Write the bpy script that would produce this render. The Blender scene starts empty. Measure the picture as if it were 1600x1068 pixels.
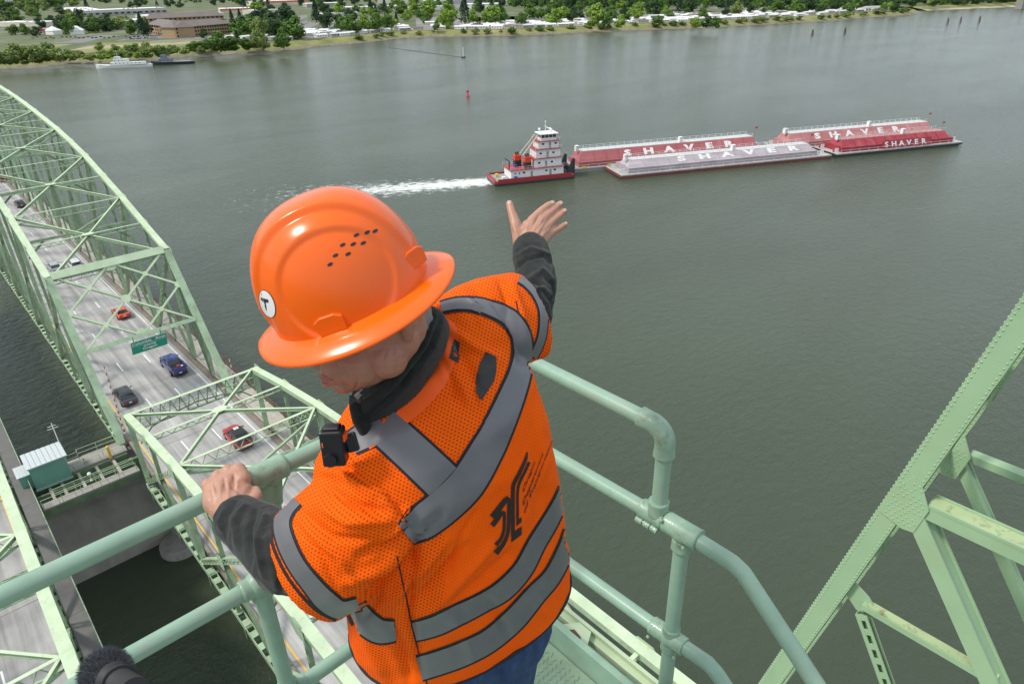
import bpy, bmesh, math, random
import numpy as np
from math import sin, cos, radians, pi, atan2, sqrt, floor
from mathutils import Vector, Matrix
from mathutils.bvhtree import BVHTree
random.seed(7)
SC = bpy.context.scene
COL = SC.collection

# ---------------------------------------------------------------- camera
# world: water surface z=0, +Y runs along the bridges towards the far shore, metres
CAMZ = 59.0
F = 1067.0; PITCH = radians(28); ROLL = radians(-1.1755); AZ = radians(41.97)
_h = np.array([sin(AZ), cos(AZ), 0]); _x = np.array([cos(AZ), -sin(AZ), 0]); _z = np.array([0, 0, 1.])
_f = _h*cos(PITCH) - _z*sin(PITCH); _u = _h*sin(PITCH) + _z*cos(PITCH)
CX = cos(ROLL)*_x + sin(ROLL)*_u; CU = -sin(ROLL)*_x + cos(ROLL)*_u; CF = _f
CAMP = np.array([0, 0, CAMZ])
cam_d = bpy.data.cameras.new('camera'); cam = bpy.data.objects.new('camera', cam_d); COL.objects.link(cam)
cam.matrix_world = Matrix([[CX[0], CU[0], -CF[0], 0], [CX[1], CU[1], -CF[1], 0], [CX[2], CU[2], -CF[2], CAMZ], [0, 0, 0, 1]])
cam_d.sensor_width = 36; cam_d.lens = F/1600*36; cam_d.clip_start = .05; cam_d.clip_end = 40000
SC.camera = cam

# ---------------------------------------------------------------- sky, sun, exposure
SUN_EL = radians(52); SUN_AZ = radians(-62)      # azimuth from +Y, clockwise positive
world = bpy.data.worlds.new('World'); SC.world = world; world.use_nodes = True
nt = world.node_tree; nt.nodes.clear()
out = nt.nodes.new('ShaderNodeOutputWorld'); bg = nt.nodes.new('ShaderNodeBackground')
sky = nt.nodes.new('ShaderNodeTexSky'); sky.sky_type = 'NISHITA'; sky.sun_disc = False
sky.sun_elevation = SUN_EL; sky.sun_rotation = SUN_AZ; sky.air_density = 1.3; sky.dust_density = 3
mixs = nt.nodes.new('ShaderNodeMix'); mixs.data_type = 'RGBA'
tc = nt.nodes.new('ShaderNodeTexCoord'); mp = nt.nodes.new('ShaderNodeMapping'); mp.inputs['Scale'].default_value = (1, 1, 3.0)
no = nt.nodes.new('ShaderNodeTexNoise'); no.inputs['Scale'].default_value = 2.2; no.inputs['Detail'].default_value = 5
rp = nt.nodes.new('ShaderNodeMapRange'); rp.inputs['From Min'].default_value = .36; rp.inputs['From Max'].default_value = .6
rp.inputs['To Min'].default_value = .76; rp.inputs['To Max'].default_value = .95
nt.links.new(tc.outputs['Generated'], mp.inputs['Vector']); nt.links.new(mp.outputs[0], no.inputs['Vector'])
nt.links.new(no.outputs[0], rp.inputs['Value']); nt.links.new(rp.outputs[0], mixs.inputs['Factor'])
nt.links.new(sky.outputs[0], mixs.inputs['A']); mixs.inputs['B'].default_value = (6.4, 7.15, 8.0, 1)
nt.links.new(mixs.outputs['Result'], bg.inputs[0]); bg.inputs[1].default_value = .102
nt.links.new(bg.outputs[0], out.inputs[0])
sd = bpy.data.lights.new('sun', 'SUN'); sun = bpy.data.objects.new('sun', sd); COL.objects.link(sun)
sd.energy = 2.2; sd.angle = radians(9); sd.color = (1, .95, .88)
sun.rotation_euler = Vector((-sin(SUN_AZ)*cos(SUN_EL), -cos(SUN_AZ)*cos(SUN_EL), -sin(SUN_EL))).to_track_quat('-Z', 'Y').to_euler()
SC.view_settings.view_transform = 'Standard'; SC.view_settings.look = 'None'
SC.view_settings.exposure = 0.42; SC.view_settings.gamma = 1; SC.view_settings.use_curve_mapping = False
SC.render.engine = 'CYCLES'

# ---------------------------------------------------------------- picture point -> place
def ray(px, py): return CX*(px-800)/F - CU*(py-534)/F + CF
def atZ(px, py, z): d = ray(px, py); return Vector(CAMP + d*((z-CAMZ)/d[2]))
def atX(px, py, x): d = ray(px, py); return Vector(CAMP + d*(x/d[0]))
def atY(px, py, y): d = ray(px, py); return Vector(CAMP + d*(y/d[1]))
def atD(px, py, dep): return Vector(CAMP + ray(px, py)*dep)
def proj(p):
    q = np.array(p) - CAMP; return (800+F*(q@CX)/(q@CF), 534-F*(q@CU)/(q@CF))

# ---------------------------------------------------------------- materials
def lin(c):
    return tuple((x/255/12.92 if x/255 <= .04045 else ((x/255+.055)/1.055)**2.4) for x in c)
def nmat(name):
    m = bpy.data.materials.new(name); m.use_nodes = True; t = m.node_tree
    return m, t, t.nodes['Principled BSDF']
def N(t, k, **kw):
    n = t.nodes.new('ShaderNode'+k)
    for a, b in kw.items():
        if a.startswith('_'): setattr(n, a[1:], b)
        else: n.inputs[a.replace('__', ' ')].default_value = b
    return n
def mat(name, col, rough=.6, var=.15, scale=3.0, metal=0., bump=0., bscale=20., dirt=None, dirt_amt=.5, dscale=1.5, spec=.5, coat=0., stretch=(1, 1, 1), detail=5.):
    m, t, b = nmat(name)
    co = N(t, 'TexCoord'); mpn = N(t, 'Mapping', Scale=stretch); t.links.new(co.outputs['Object'], mpn.inputs[0])
    n = N(t, 'TexNoise', Scale=scale, Detail=detail); t.links.new(mpn.outputs[0], n.inputs['Vector'])
    mx = N(t, 'Mix', _data_type='RGBA')
    mx.inputs['A'].default_value = (*[max(0, c*(1-var*1.6)) for c in col], 1); mx.inputs['B'].default_value = (*[min(1, c*(1+var*1.6)) for c in col], 1)
    t.links.new(n.outputs[0], mx.inputs['Factor']); last = mx.outputs['Result']
    if dirt:
        n2 = N(t, 'TexNoise', Scale=dscale, Detail=8., Roughness=.7); t.links.new(mpn.outputs[0], n2.inputs['Vector'])
        r2 = N(t, 'MapRange'); r2.inputs['From Min'].default_value = .52; r2.inputs['From Max'].default_value = .72; r2.inputs['To Max'].default_value = dirt_amt
        t.links.new(n2.outputs[0], r2.inputs[0])
        m2 = N(t, 'Mix', _data_type='RGBA'); m2.inputs['B'].default_value = (*dirt, 1)
        t.links.new(r2.outputs[0], m2.inputs['Factor']); t.links.new(last, m2.inputs['A']); last = m2.outputs['Result']
    t.links.new(last, b.inputs['Base Color'])
    b.inputs['Roughness'].default_value = rough; b.inputs['Metallic'].default_value = metal
    b.inputs['Specular IOR Level'].default_value = spec; b.inputs['Coat Weight'].default_value = coat
    if bump:
        bn = N(t, 'TexNoise', Scale=bscale, Detail=4.); t.links.new(mpn.outputs[0], bn.inputs['Vector'])
        bp = N(t, 'Bump', Strength=bump); t.links.new(bn.outputs[0], bp.inputs['Height']); t.links.new(bp.outputs[0], b.inputs['Normal'])
    return m
M = {}
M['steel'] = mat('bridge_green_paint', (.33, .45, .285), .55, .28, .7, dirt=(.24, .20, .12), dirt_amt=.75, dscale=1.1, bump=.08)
M['steel_mid'] = mat('mid_green_paint', (.22, .32, .19), .6, .3, 1.1, dirt=(.12, .10, .06), dirt_amt=.8, dscale=1.3)  # middle green of the sub-verticals
M['steel_light'] = mat('pale_green_paint', (.50, .61, .40), .5, .2, .8, dirt=(.38, .35, .22), dirt_amt=.75, dscale=1.6, bump=.05)  # paler green, mainly on top plates, gussets and walkway rails
M['steel_dark'] = mat('dark_green_paint', (.15, .22, .125), .6, .3, 1.2, dirt=(.10, .075, .045), dirt_amt=.8, dscale=1.6)  # darker brownish green for sub-diagonals, braces and floor beams
M['rail'] = mat('rail_green_paint', (.25, .385, .285), .36, .13, 14, bump=.12, bscale=130, dirt=(.30, .33, .26), dirt_amt=.8, dscale=11, coat=.1)
M['rail_joint'] = mat('joint_green_paint', (.25, .375, .27), .45, .2, 30, bump=.25, bscale=90, dirt=(.15, .12, .06), dirt_amt=.8, dscale=24, coat=.1)
M['tread'] = mat('walkway_green_paint', (.27, .38, .26), .5, .2, 12, dirt=(.16, .14, .085), dirt_amt=.55, dscale=16, bump=.1)
M['leg'] = mat('tower_green_paint', (.31, .46, .27), .5, .14, .9, dirt=(.36, .40, .20), dirt_amt=.35, dscale=1.2, bump=.04)
M['leg_dirty'] = mat('tower_dirty_green_paint', (.38, .47, .25), .6, .16, 2.2, dirt=(.10, .075, .03), dirt_amt=.9, dscale=6, bump=.1)
M['rust'] = mat('rust_brown', (.16, .085, .04), .8, .4, 8)
M['concrete'] = mat('pier_concrete', (.30, .285, .25), .85, .2, .6, dirt=(.13, .12, .095), dirt_amt=.7, dscale=.8, bump=.2, bscale=8, stretch=(1, 1, .35))
M['concrete_dark'] = mat('stained_concrete', (.34, .32, .275), .9, .3, .5, dirt=(.2, .19, .16), dirt_amt=.6, dscale=.45, bump=.2, bscale=6, stretch=(1, 1, .5))
M['sidewalk'] = mat('sidewalk_concrete', (.40, .365, .31), .85, .15, 1.2, dirt=(.25, .22, .18), dirt_amt=.6)
M['walkdark'] = mat('footway_dark_surface', (.14, .135, .125), .85, .15, .8)
M['curb'] = mat('kerb_brown_grey', (.22, .19, .155), .85, .2, .8, dirt=(.1, .085, .07), dirt_amt=.6)
M['white'] = mat('white_paint', (.78, .78, .76), .5, .06, 2)
M['yellow'] = mat('yellow_paint', (.72, .42, .06), .6, .12, 2)
M['red'] = mat('red_paint', (.42, .05, .05), .5, .15, 2)
M['black'] = mat('black_rubber', (.02, .02, .02), .6, .2, 5)
M['glass'] = mat('dark_glass', (.02, .025, .03), .08, .1, 1, spec=.8)
M['chrome'] = mat('bare_metal', (.5, .5, .5), .35, .1, 5, metal=1)
def simple(n, c, r=.5, v=.12, s=2., **k):
    if n not in M: M[n] = mat(n, c, r, v, s, **k)
    return M[n]

# ---------------------------------------------------------------- mesh builder
class MB:
    def __init__(s): s.v = []; s.f = []; s.mi = []; s.mats = []; s.cur = 0; s.sm = []; s.smooth = False
    def m(s, mt):
        if mt not in s.mats: s.mats.append(mt)
        s.cur = s.mats.index(mt); return s
    def add(s, vs, fs):
        o = len(s.v); s.v.extend([tuple(v) for v in vs]); s.f.extend([tuple(i+o for i in f) for f in fs]); s.mi.extend([s.cur]*len(fs)); s.sm.extend([s.smooth]*len(fs)); return s
    def box(s, lo, hi):
        x0, y0, z0 = lo; x1, y1, z1 = hi
        return s.add([(x0, y0, z0), (x1, y0, z0), (x1, y1, z0), (x0, y1, z0), (x0, y0, z1), (x1, y0, z1), (x1, y1, z1), (x0, y1, z1)],
                     [(3, 2, 1, 0), (4, 5, 6, 7), (0, 1, 5, 4), (1, 2, 6, 5), (2, 3, 7, 6), (3, 0, 4, 7)])
    def beam(s, a, b, w, h=None, up=(0, 0, 1), sh=(0, 0)):
        """box from a to b, w across, h along up; sh shifts it (across, up)"""
        h = w if h is None else h
        a = Vector(a); b = Vector(b); d = (b-a).normalized(); up = Vector(up); x = d.cross(up)
        if x.length < 1e-4: x = d.cross(Vector((1, 0, 0)))
        x.normalize(); u = x.cross(d)
        a = a + x*sh[0] + u*sh[1]; b = b + x*sh[0] + u*sh[1]
        P = []
        for p in (a, b):
            for i, j in ((-1, -1), (1, -1), (1, 1), (-1, 1)): P.append(p + x*(w/2*i) + u*(h/2*j))
        return s.add(P, [(0, 1, 2, 3), (7, 6, 5, 4), (0, 4, 5, 1), (1, 5, 6, 2), (2, 6, 7, 3), (3, 7, 4, 0)])
    def tube(s, pts, r, n=12, cap=True):
        pts = [Vector(p) for p in pts]; rs = r if isinstance(r, (list, tuple)) else [r]*len(pts)
        d0 = (pts[1]-pts[0]).normalized(); ref = Vector((0, 0, 1)) if abs(d0.z) < .9 else Vector((1, 0, 0))
        x = d0.cross(ref).normalized(); P = []; prev = d0
        for i, p in enumerate(pts):
            if i == 0: d = d0
            elif i == len(pts)-1: d = (p-pts[i-1]).normalized()
            else: d = ((p-pts[i-1]).normalized()+(pts[i+1]-p).normalized()).normalized()
            x = (x - d*x.dot(d)).normalized(); y = d.cross(x)
            for k in range(n): P.append(p + (x*cos(2*pi*k/n)+y*sin(2*pi*k/n))*rs[i])
        fs = []
        for i in range(len(pts)-1):
            for k in range(n):
                k2 = (k+1) % n; fs.append((i*n+k, i*n+k2, (i+1)*n+k2, (i+1)*n+k))
        sm = s.smooth; s.smooth = True; s.add(P, fs); s.smooth = sm
        if cap:
            L = len(pts)-1
            s.add([P[k] for k in range(n)], [tuple(range(n-1, -1, -1))]); s.add([P[L*n+k] for k in range(n)], [tuple(range(n))])
        return s
    def prism(s, poly, o, ax, ay, az, t):
        """flat polygon (x,y pairs) in plane o+ax*x+ay*y, thickness t along az"""
        o, ax, ay, az = Vector(o), Vector(ax), Vector(ay), Vector(az); n = len(poly)
        A = [o+ax*p[0]+ay*p[1] for p in poly]; B = [p+az*t for p in A]
        return s.add(A+B, [tuple(range(n-1, -1, -1)), tuple(range(n, 2*n))]+[(i, (i+1) % n, n+(i+1) % n, n+i) for i in range(n)])
    def rings(s, R, closed=True, cap=True, smooth=True):
        n = len(R[0]); o = [p for r in R for p in r]; fs = []
        for i in range(len(R)-1):
            for k in range(n if closed else n-1):
                k2 = (k+1) % n; fs.append((i*n+k, i*n+k2, (i+1)*n+k2, (i+1)*n+k))
        sm = s.smooth; s.smooth = smooth; s.add(o, fs); s.smooth = sm
        if cap: s.add(R[0], [tuple(range(n-1, -1, -1))]); s.add(R[-1], [tuple(range(n))])
        return s
    def sphere(s, c, r, n=10, m=6, ax=None):
        c = Vector(c); r = r if isinstance(r, (tuple, list)) else (r, r, r); ax = ax or (Vector((1, 0, 0)), Vector((0, 1, 0)), Vector((0, 0, 1)))
        R = []
        for i in range(m+1):
            t = pi*i/m*.998+.003; R.append([c+ax[0]*(r[0]*sin(t)*cos(2*pi*k/n))+ax[1]*(r[1]*sin(t)*sin(2*pi*k/n))+ax[2]*(-r[2]*cos(t)) for k in range(n)])
        return s.rings(R)
    def mesh(s, name):
        me = bpy.data.meshes.new(name); me.from_pydata([tuple(v) for v in s.v], [], s.f)
        for mt in s.mats: me.materials.append(M[mt] if isinstance(mt, str) else mt)
        me.polygons.foreach_set('material_index', s.mi); me.polygons.foreach_set('use_smooth', s.sm); me.update(); return me
    def build(s, name, parent=None, loc=None):
        return link(name, s.mesh(name), parent, loc)
def link(name, me, parent=None, loc=None, rot=None):
    o = bpy.data.objects.new(name, me); COL.objects.link(o)
    if loc is not None: o.location = loc
    if rot is not None: o.rotation_euler = (0, 0, rot)
    if parent: o.parent = parent
    return o
def tag(o, label=None, cat=None, group=None, kind=None):
    if label: o['label'] = label
    if cat: o['category'] = cat
    if group: o['group'] = group
    if kind: o['kind'] = kind
    return o
def thing(name, label, cat, loc=(0, 0, 0), rz=0, group=None):
    o = bpy.data.objects.new(name, None); COL.objects.link(o); o.location = loc; o.rotation_euler = (0, 0, rz); o.empty_display_size = .2
    return tag(o, label, cat, group)
def at_base(o, base):
    """parts built in world coordinates get their thing's base as origin"""
    o.location = base; off = Vector(base)
    for c in o.children: c.location = c.location - off
def copy_tree(o, parent=None, loc=None, rz=None, label=None):
    c = o.copy(); COL.objects.link(c)
    if parent: c.parent = parent
    if loc is not None: c.location = loc
    if rz is not None: c.rotation_euler = (0, 0, rz)
    if label: c['label'] = label
    for ch in list(o.children): copy_tree(ch, c)
    return c
def text_mesh(txt, size, ext, mt, name='lettering', off=0.0, parent=None, spacing=1.0, space_line=1.0, align='CENTER', res=2):
    cu = bpy.data.curves.new('lettering', 'FONT'); cu.body = txt; cu.size = size; cu.extrude = ext; cu.offset = off; cu.resolution_u = res
    cu.align_x = align; cu.align_y = 'CENTER'; cu.space_character = spacing; cu.space_line = space_line
    o = bpy.data.objects.new('tmp', cu); COL.objects.link(o)
    dg = bpy.context.evaluated_depsgraph_get(); me = bpy.data.meshes.new_from_object(o.evaluated_get(dg)); bpy.data.objects.remove(o)
    me.name = name; me.materials.clear(); me.materials.append(M[mt] if isinstance(mt, str) else mt); return me
# ================================================================= setting: water, land
DECK = 14.0
def water_mat():
    m, t, b = nmat('river_water')
    co = N(t, 'TexCoord')
    b.inputs['Roughness'].default_value = .09; b.inputs['IOR'].default_value = 1.33
    # silt colour, slow patches
    mp = N(t, 'Mapping', Scale=(.004, .011, 1)); mp.inputs['Rotation'].default_value = (0, 0, radians(27)); t.links.new(co.outputs['Object'], mp.inputs[0])
    n = N(t, 'TexNoise', Scale=1., Detail=5.); t.links.new(mp.outputs[0], n.inputs['Vector'])
    mx = N(t, 'Mix', _data_type='RGBA'); mx.inputs['A'].default_value = (.044, .060, .036, 1); mx.inputs['B'].default_value = (.070, .088, .052, 1)
    r = N(t, 'MapRange'); r.inputs['From Min'].default_value = .35; r.inputs['From Max'].default_value = .65; t.links.new(n.outputs[0], r.inputs[0]); t.links.new(r.outputs[0], mx.inputs['Factor'])
    # foam wake behind the towboat: white water mixed in along the wake line
    A0 = atZ(770, 283, 0); A1 = atZ(300, 318, 0)
    ang = atan2(A1.y-A0.y, A1.x-A0.x); L = (A1-A0).length
    wm = N(t, 'Mapping', _vector_type='TEXTURE'); wm.inputs['Location'].default_value = (A0.x, A0.y, 0); wm.inputs['Rotation'].default_value = (0, 0, ang)
    t.links.new(co.outputs['Object'], wm.inputs[0]); sp = N(t, 'SeparateXYZ'); t.links.new(wm.outputs[0], sp.inputs[0])
    def math_(op, a, b2=None, c=None):
        q = N(t, 'Math', _operation=op)
        for i, v in enumerate((a, b2, c)):
            if v is None: continue
            if isinstance(v, (int, float)): q.inputs[i].default_value = v
            else: t.links.new(v, q.inputs[i])
        return q.outputs[0]
    wn = N(t, 'TexNoise', Scale=.16, Detail=6., Roughness=.7); t.links.new(co.outputs['Object'], wn.inputs['Vector'])
    wn2 = N(t, 'TexNoise', Scale=.33, Detail=7., Roughness=.8); wst = N(t, 'Mapping', Scale=(1, 2.2, 1)); t.links.new(wm.outputs[0], wst.inputs[0]); t.links.new(wst.outputs[0], wn2.inputs['Vector'])
    # width grows with distance, strength falls
    wid = math_('MULTIPLY_ADD', sp.outputs[0], .12, 5.0)
    mid = math_('MULTIPLY', math_('SUBTRACT', wn.outputs[0], .5), math_('MULTIPLY_ADD', sp.outputs[0], .10, 1.5))
    dist = math_('DIVIDE', math_('ABSOLUTE', math_('SUBTRACT', sp.outputs[1], mid)), wid)
    core = math_('SUBTRACT', 1.35, dist)
    fall = N(t, 'MapRange'); fall.inputs['From Min'].default_value = 0; fall.inputs['From Max'].default_value = 75; fall.inputs['To Min'].default_value = 1.3; fall.inputs['To Max'].default_value = .2; t.links.new(sp.outputs[0], fall.inputs[0])
    ahead = N(t, 'MapRange'); ahead.inputs['From Min'].default_value = -1; ahead.inputs['From Max'].default_value = 1; t.links.new(sp.outputs[0], ahead.inputs[0])
    endf = N(t, 'MapRange'); endf.inputs['From Min'].default_value = L*.95; endf.inputs['From Max'].default_value = L*.6; t.links.new(sp.outputs[0], endf.inputs[0])
    st = math_('MULTIPLY', math_('MULTIPLY', core, fall.outputs[0]), math_('MULTIPLY', ahead.outputs[0], endf.outputs[0]))
    fo = math_('ADD', st, math_('MULTIPLY', math_('SUBTRACT', wn2.outputs[0], .57), 5.0))
    fr = N(t, 'MapRange'); fr.inputs['From Min'].default_value = .12; fr.inputs['From Max'].default_value = .75; t.links.new(math_('MULTIPLY', fo, math_('GREATER_THAN', st, .03)), fr.inputs[0])
    m2 = N(t, 'Mix', _data_type='RGBA'); m2.inputs['B'].default_value = (.72, .74, .70, 1)
    t.links.new(fr.outputs[0], m2.inputs['Factor']); t.links.new(mx.outputs['Result'], m2.inputs['A']); t.links.new(m2.outputs['Result'], b.inputs['Base Color'])
    rr = N(t, 'MapRange'); rr.inputs['To Min'].default_value = .13; rr.inputs['To Max'].default_value = .7; t.links.new(fr.outputs[0], rr.inputs[0]); t.links.new(rr.outputs[0], b.inputs['Roughness'])
    # waves: long patches modulate wind ripples
    def wave(sc, stx, sty, rot, det):
        q = N(t, 'Mapping', Scale=(stx, sty, 1)); q.inputs['Rotation'].default_value = (0, 0, radians(rot)); t.links.new(co.outputs['Object'], q.inputs[0])
        w = N(t, 'TexNoise', Scale=sc, Detail=det, Roughness=.6, Distortion=.4); t.links.new(q.outputs[0], w.inputs['Vector']); return w.outputs[0]
    w1 = wave(.5, 1, 1.5, 25, 5.); w2 = wave(2.4, 1, 1.5, -10, 3.); w3 = wave(.07, 1, 2.4, 30, 3.)
    calm = N(t, 'MapRange'); calm.inputs['From Min'].default_value = .38; calm.inputs['From Max'].default_value = .62; calm.inputs['To Min'].default_value = .75; calm.inputs['To Max'].default_value = 1.05
    t.links.new(wave(.012, 1, 2.5, 28, 3.), calm.inputs[0])
    hgt = math_('MULTIPLY', math_('ADD', math_('MULTIPLY', w1, .55), math_('ADD', math_('MULTIPLY', w2, .16), math_('MULTIPLY', w3, .25))), calm.outputs[0])
    bp = N(t, 'Bump', Strength=1., Distance=.6); t.links.new(hgt, bp.inputs['Height']); t.links.new(bp.outputs[0], b.inputs['Normal'])
    return m
M['water'] = water_mat()
w = MB().m('water'); S = 16000
xs = [-S, -4000, -1000, -200, 200, 1000, 4000, S]
w.add([(x, y, 0) for y in xs for x in xs], [(j*8+i, j*8+i+1, j*8+i+9, j*8+i+8) for j in range(7) for i in range(7)])
tag(w.build('water'), kind='structure')
b_ = MB().m(simple('river_bed', (.05, .05, .035), .9)).box((-S, -S, -9), (S, S, -8.5)); tag(b_.build('river_bed'), kind='structure')

# shore line in picture points (water's edge)
SHPX = [(-140, 128), (-60, 117), (0, 109), (60, 106), (110, 100), (150, 100), (230, 96), (300, 88), (390, 84), (440, 80), (470, 77), (500, 73), (560, 68), (620, 61), (680, 57.5), (740, 57), (800, 56.5), (900, 52), (1000, 47.5), (1100, 44), (1200, 38.5), (1300, 33), (1370, 27), (1420, 24), (1442, 20)]
SHORE = [atZ(x, y, 0) for x, y in SHPX]
land_m = mat('island_ground', (.10, .12, .045), .95, .4, .03, dirt=(.26, .25, .22), dirt_amt=.85, dscale=.012, bump=.2, bscale=1)
M['land'] = land_m
M['bank'] = mat('bank_stones_and_mud', (.20, .175, .125), .95, .35, .2, dirt=(.09, .085, .05), dirt_amt=.8, dscale=.12, bump=.5, bscale=2)
M['drygrass'] = mat('dry_levee_grass', (.20, .215, .06), .95, .3, .06, dirt=(.36, .28, .15), dirt_amt=.8, dscale=.05, bump=.3, bscale=2)
M['asphalt_lot'] = mat('parking_asphalt', (.19, .185, .18), .9, .15, .05)
LZ = 6.0
def offs(pts, d):
    r = []
    for i, p in enumerate(pts):
        a = pts[max(0, i-1)]; b = pts[min(len(pts)-1, i+1)]; t = (b-a); t.z = 0; t.normalize(); r.append(Vector((p.x-t.y*d, p.y+t.x*d, p.z)))
    return r
# densify
SH = []
for i in range(len(SHORE)-1):
    n = max(1, int((SHORE[i+1]-SHORE[i]).length/12))
    for k in range(n): SH.append(SHORE[i].lerp(SHORE[i+1], k/n))
SH.append(SHORE[-1])
rn = random.Random(3)
base = offs(SH, -2.5)
rows = []
for d, z, j in ((0, -1.5, 0), (4, .6, 1.2), (9, 1.8, 1.2), (17, LZ-1.2, 1.5), (26, LZ, 1.0)):
    rr_ = offs(base, d); rows.append([Vector((p.x+rn.uniform(-j, j), p.y+rn.uniform(-j, j), z+rn.uniform(-.25, .25)*(j > 0))) for p in rr_])
lb = MB()
lb.m('bank').rings(rows[:3], closed=False, cap=False, smooth=False)
lb.m('drygrass').rings(rows[2:], closed=False, cap=False, smooth=False)
tag(lb.build('river_bank'), kind='structure')
# flat island behind
top = rows[-1]; far = []
for p in top:
    dx, dy = p.x, p.y; far.append(Vector((p.x*1.0+9000*.62*(.4+.6*abs(dx)/900) if False else p.x+6000*sin(radians(35)), p.y+6000*cos(radians(35)), LZ)))
isl = MB().m('land')
first = [Vector((top[0].x-6000, top[0].y+400, LZ)), Vector((top[0].x-3000, top[0].y+9000, LZ))]
isl.rings([[first[0]]+top, [first[1]]+far], closed=False, cap=False, smooth=False)
tag(isl.build('island_ground'), kind='structure')
# second land mass up river on the right, with its pale beach
S2 = [atZ(x, y, 0) for x, y in [(1452, 17), (1475, 16), (1530, 13.5), (1590, 11), (1660, 8), (1800, 2)]]
r2 = [[Vector((p.x, p.y, z)) for p in offs(S2, d)] for d, z in ((-3, -1), (14, 1.5), (40, 5), (6000, 8))]
l2 = MB().m(simple('beach_sand', (.42, .38, .30), .95)).rings(r2[:2], closed=False, cap=False, smooth=False)
l2.m('drygrass').rings(r2[1:3], closed=False, cap=False, smooth=False); l2.m('land').rings(r2[2:], closed=False, cap=False, smooth=False)
tag(l2.build('upstream_land'), kind='structure')
# distant wooded hills closing the horizon
hl = MB().m(simple('far_wooded_hill', (.06, .09, .06), .95, .3, .002)); R0, R1, R2 = [], [], []
for k in range(61):
    a = radians(-60+k*3); rr = 9500; d = Vector((sin(a), cos(a), 0)); hh = 90+70*sin(k*.7)+50*sin(k*1.9+1)
    R0.append(d*(rr)+Vector((0, 0, -2))); R1.append(d*(rr+900)+Vector((0, 0, hh))); R2.append(d*(rr+4000)+Vector((0, 0, hh*.7)))
hl.rings([R0, R1, R2], closed=False, cap=False); tag(hl.build('distant_hills'), kind='structure')
# ================================================================= truss bridges
def R_(x, y, z): return Vector((x, y, CAMZ+z))          # z relative to the camera's height
def channel_laced(mb, a, b, w, h, up, flange=.05, step=None, kind='lace', mt='steel', bar=.07, sides=(1, -1)):
    """two side webs w apart and h deep, joined by lacing / battens top and bottom"""
    a, b = Vector(a), Vector(b); d = b-a; L = d.length; d.normalize(); up = Vector(up); x = d.cross(up); x.normalize(); u = x.cross(d)
    mb.m(mt)
    for s in (-1, 1): mb.beam(a, b, flange, h, up, sh=(s*(w/2-flange/2), 0))
    step = step or w*1.1; n = max(2, int(L/step)); st = L/n
    for v in sides:
        off = u*(v*(h/2-.012)); ww = w/2-flange-.002
        if kind == 'lace':
            for i in range(n):
                p = a+d*(i*st)+off; q = a+d*((i+1)*st)+off; s = 1 if i % 2 else -1
                mb.beam(p+x*(s*ww), q-x*(s*ww), bar, .02, u)
        elif kind == 'batten':
            for i in range(n+1):
                c = a+d*(i*st)+off; l = min(st*.5, .7)
                mb.beam(c-d*l/2 if i else c, c+d*l/2 if i < n else c+d*.05, w-2*flange-.004, .02, u)
    return mb
def member(parent, name, a, b, w, h, up=(0, 0, 1), kind='box', mt='steel', step=None, label=None, bar=.07):
    m = MB()
    if kind == 'box': m.m(mt).beam(a, b, w, h, up)
    else: channel_laced(m, a, b, w, h, up, .05, step, kind, mt, bar)
    o = m.build(name, parent)
    if label: o['label'] = label
    return o
def gusset(parent, c, along, up, nrm, L=1.6, Hh=1.3, mt='steel'):
    """chamfered plate centred on c in the plane (along, up), with rivet rows"""
    c, along, up, nrm = Vector(c), Vector(along).normalized(), Vector(up).normalized(), Vector(nrm).normalized()
    p = [(-L/2, Hh*.22), (-L/2+.25, Hh*.45), (L/2-.25, Hh*.45), (L/2, Hh*.22), (L/2, -Hh*.25), (L*.22, -Hh*.55), (-L*.22, -Hh*.55), (-L/2, -Hh*.25)]
    m = MB().m(mt); m.prism(p, c, along, up, nrm, .03); return m.build('gusset_plate', parent)

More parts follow.
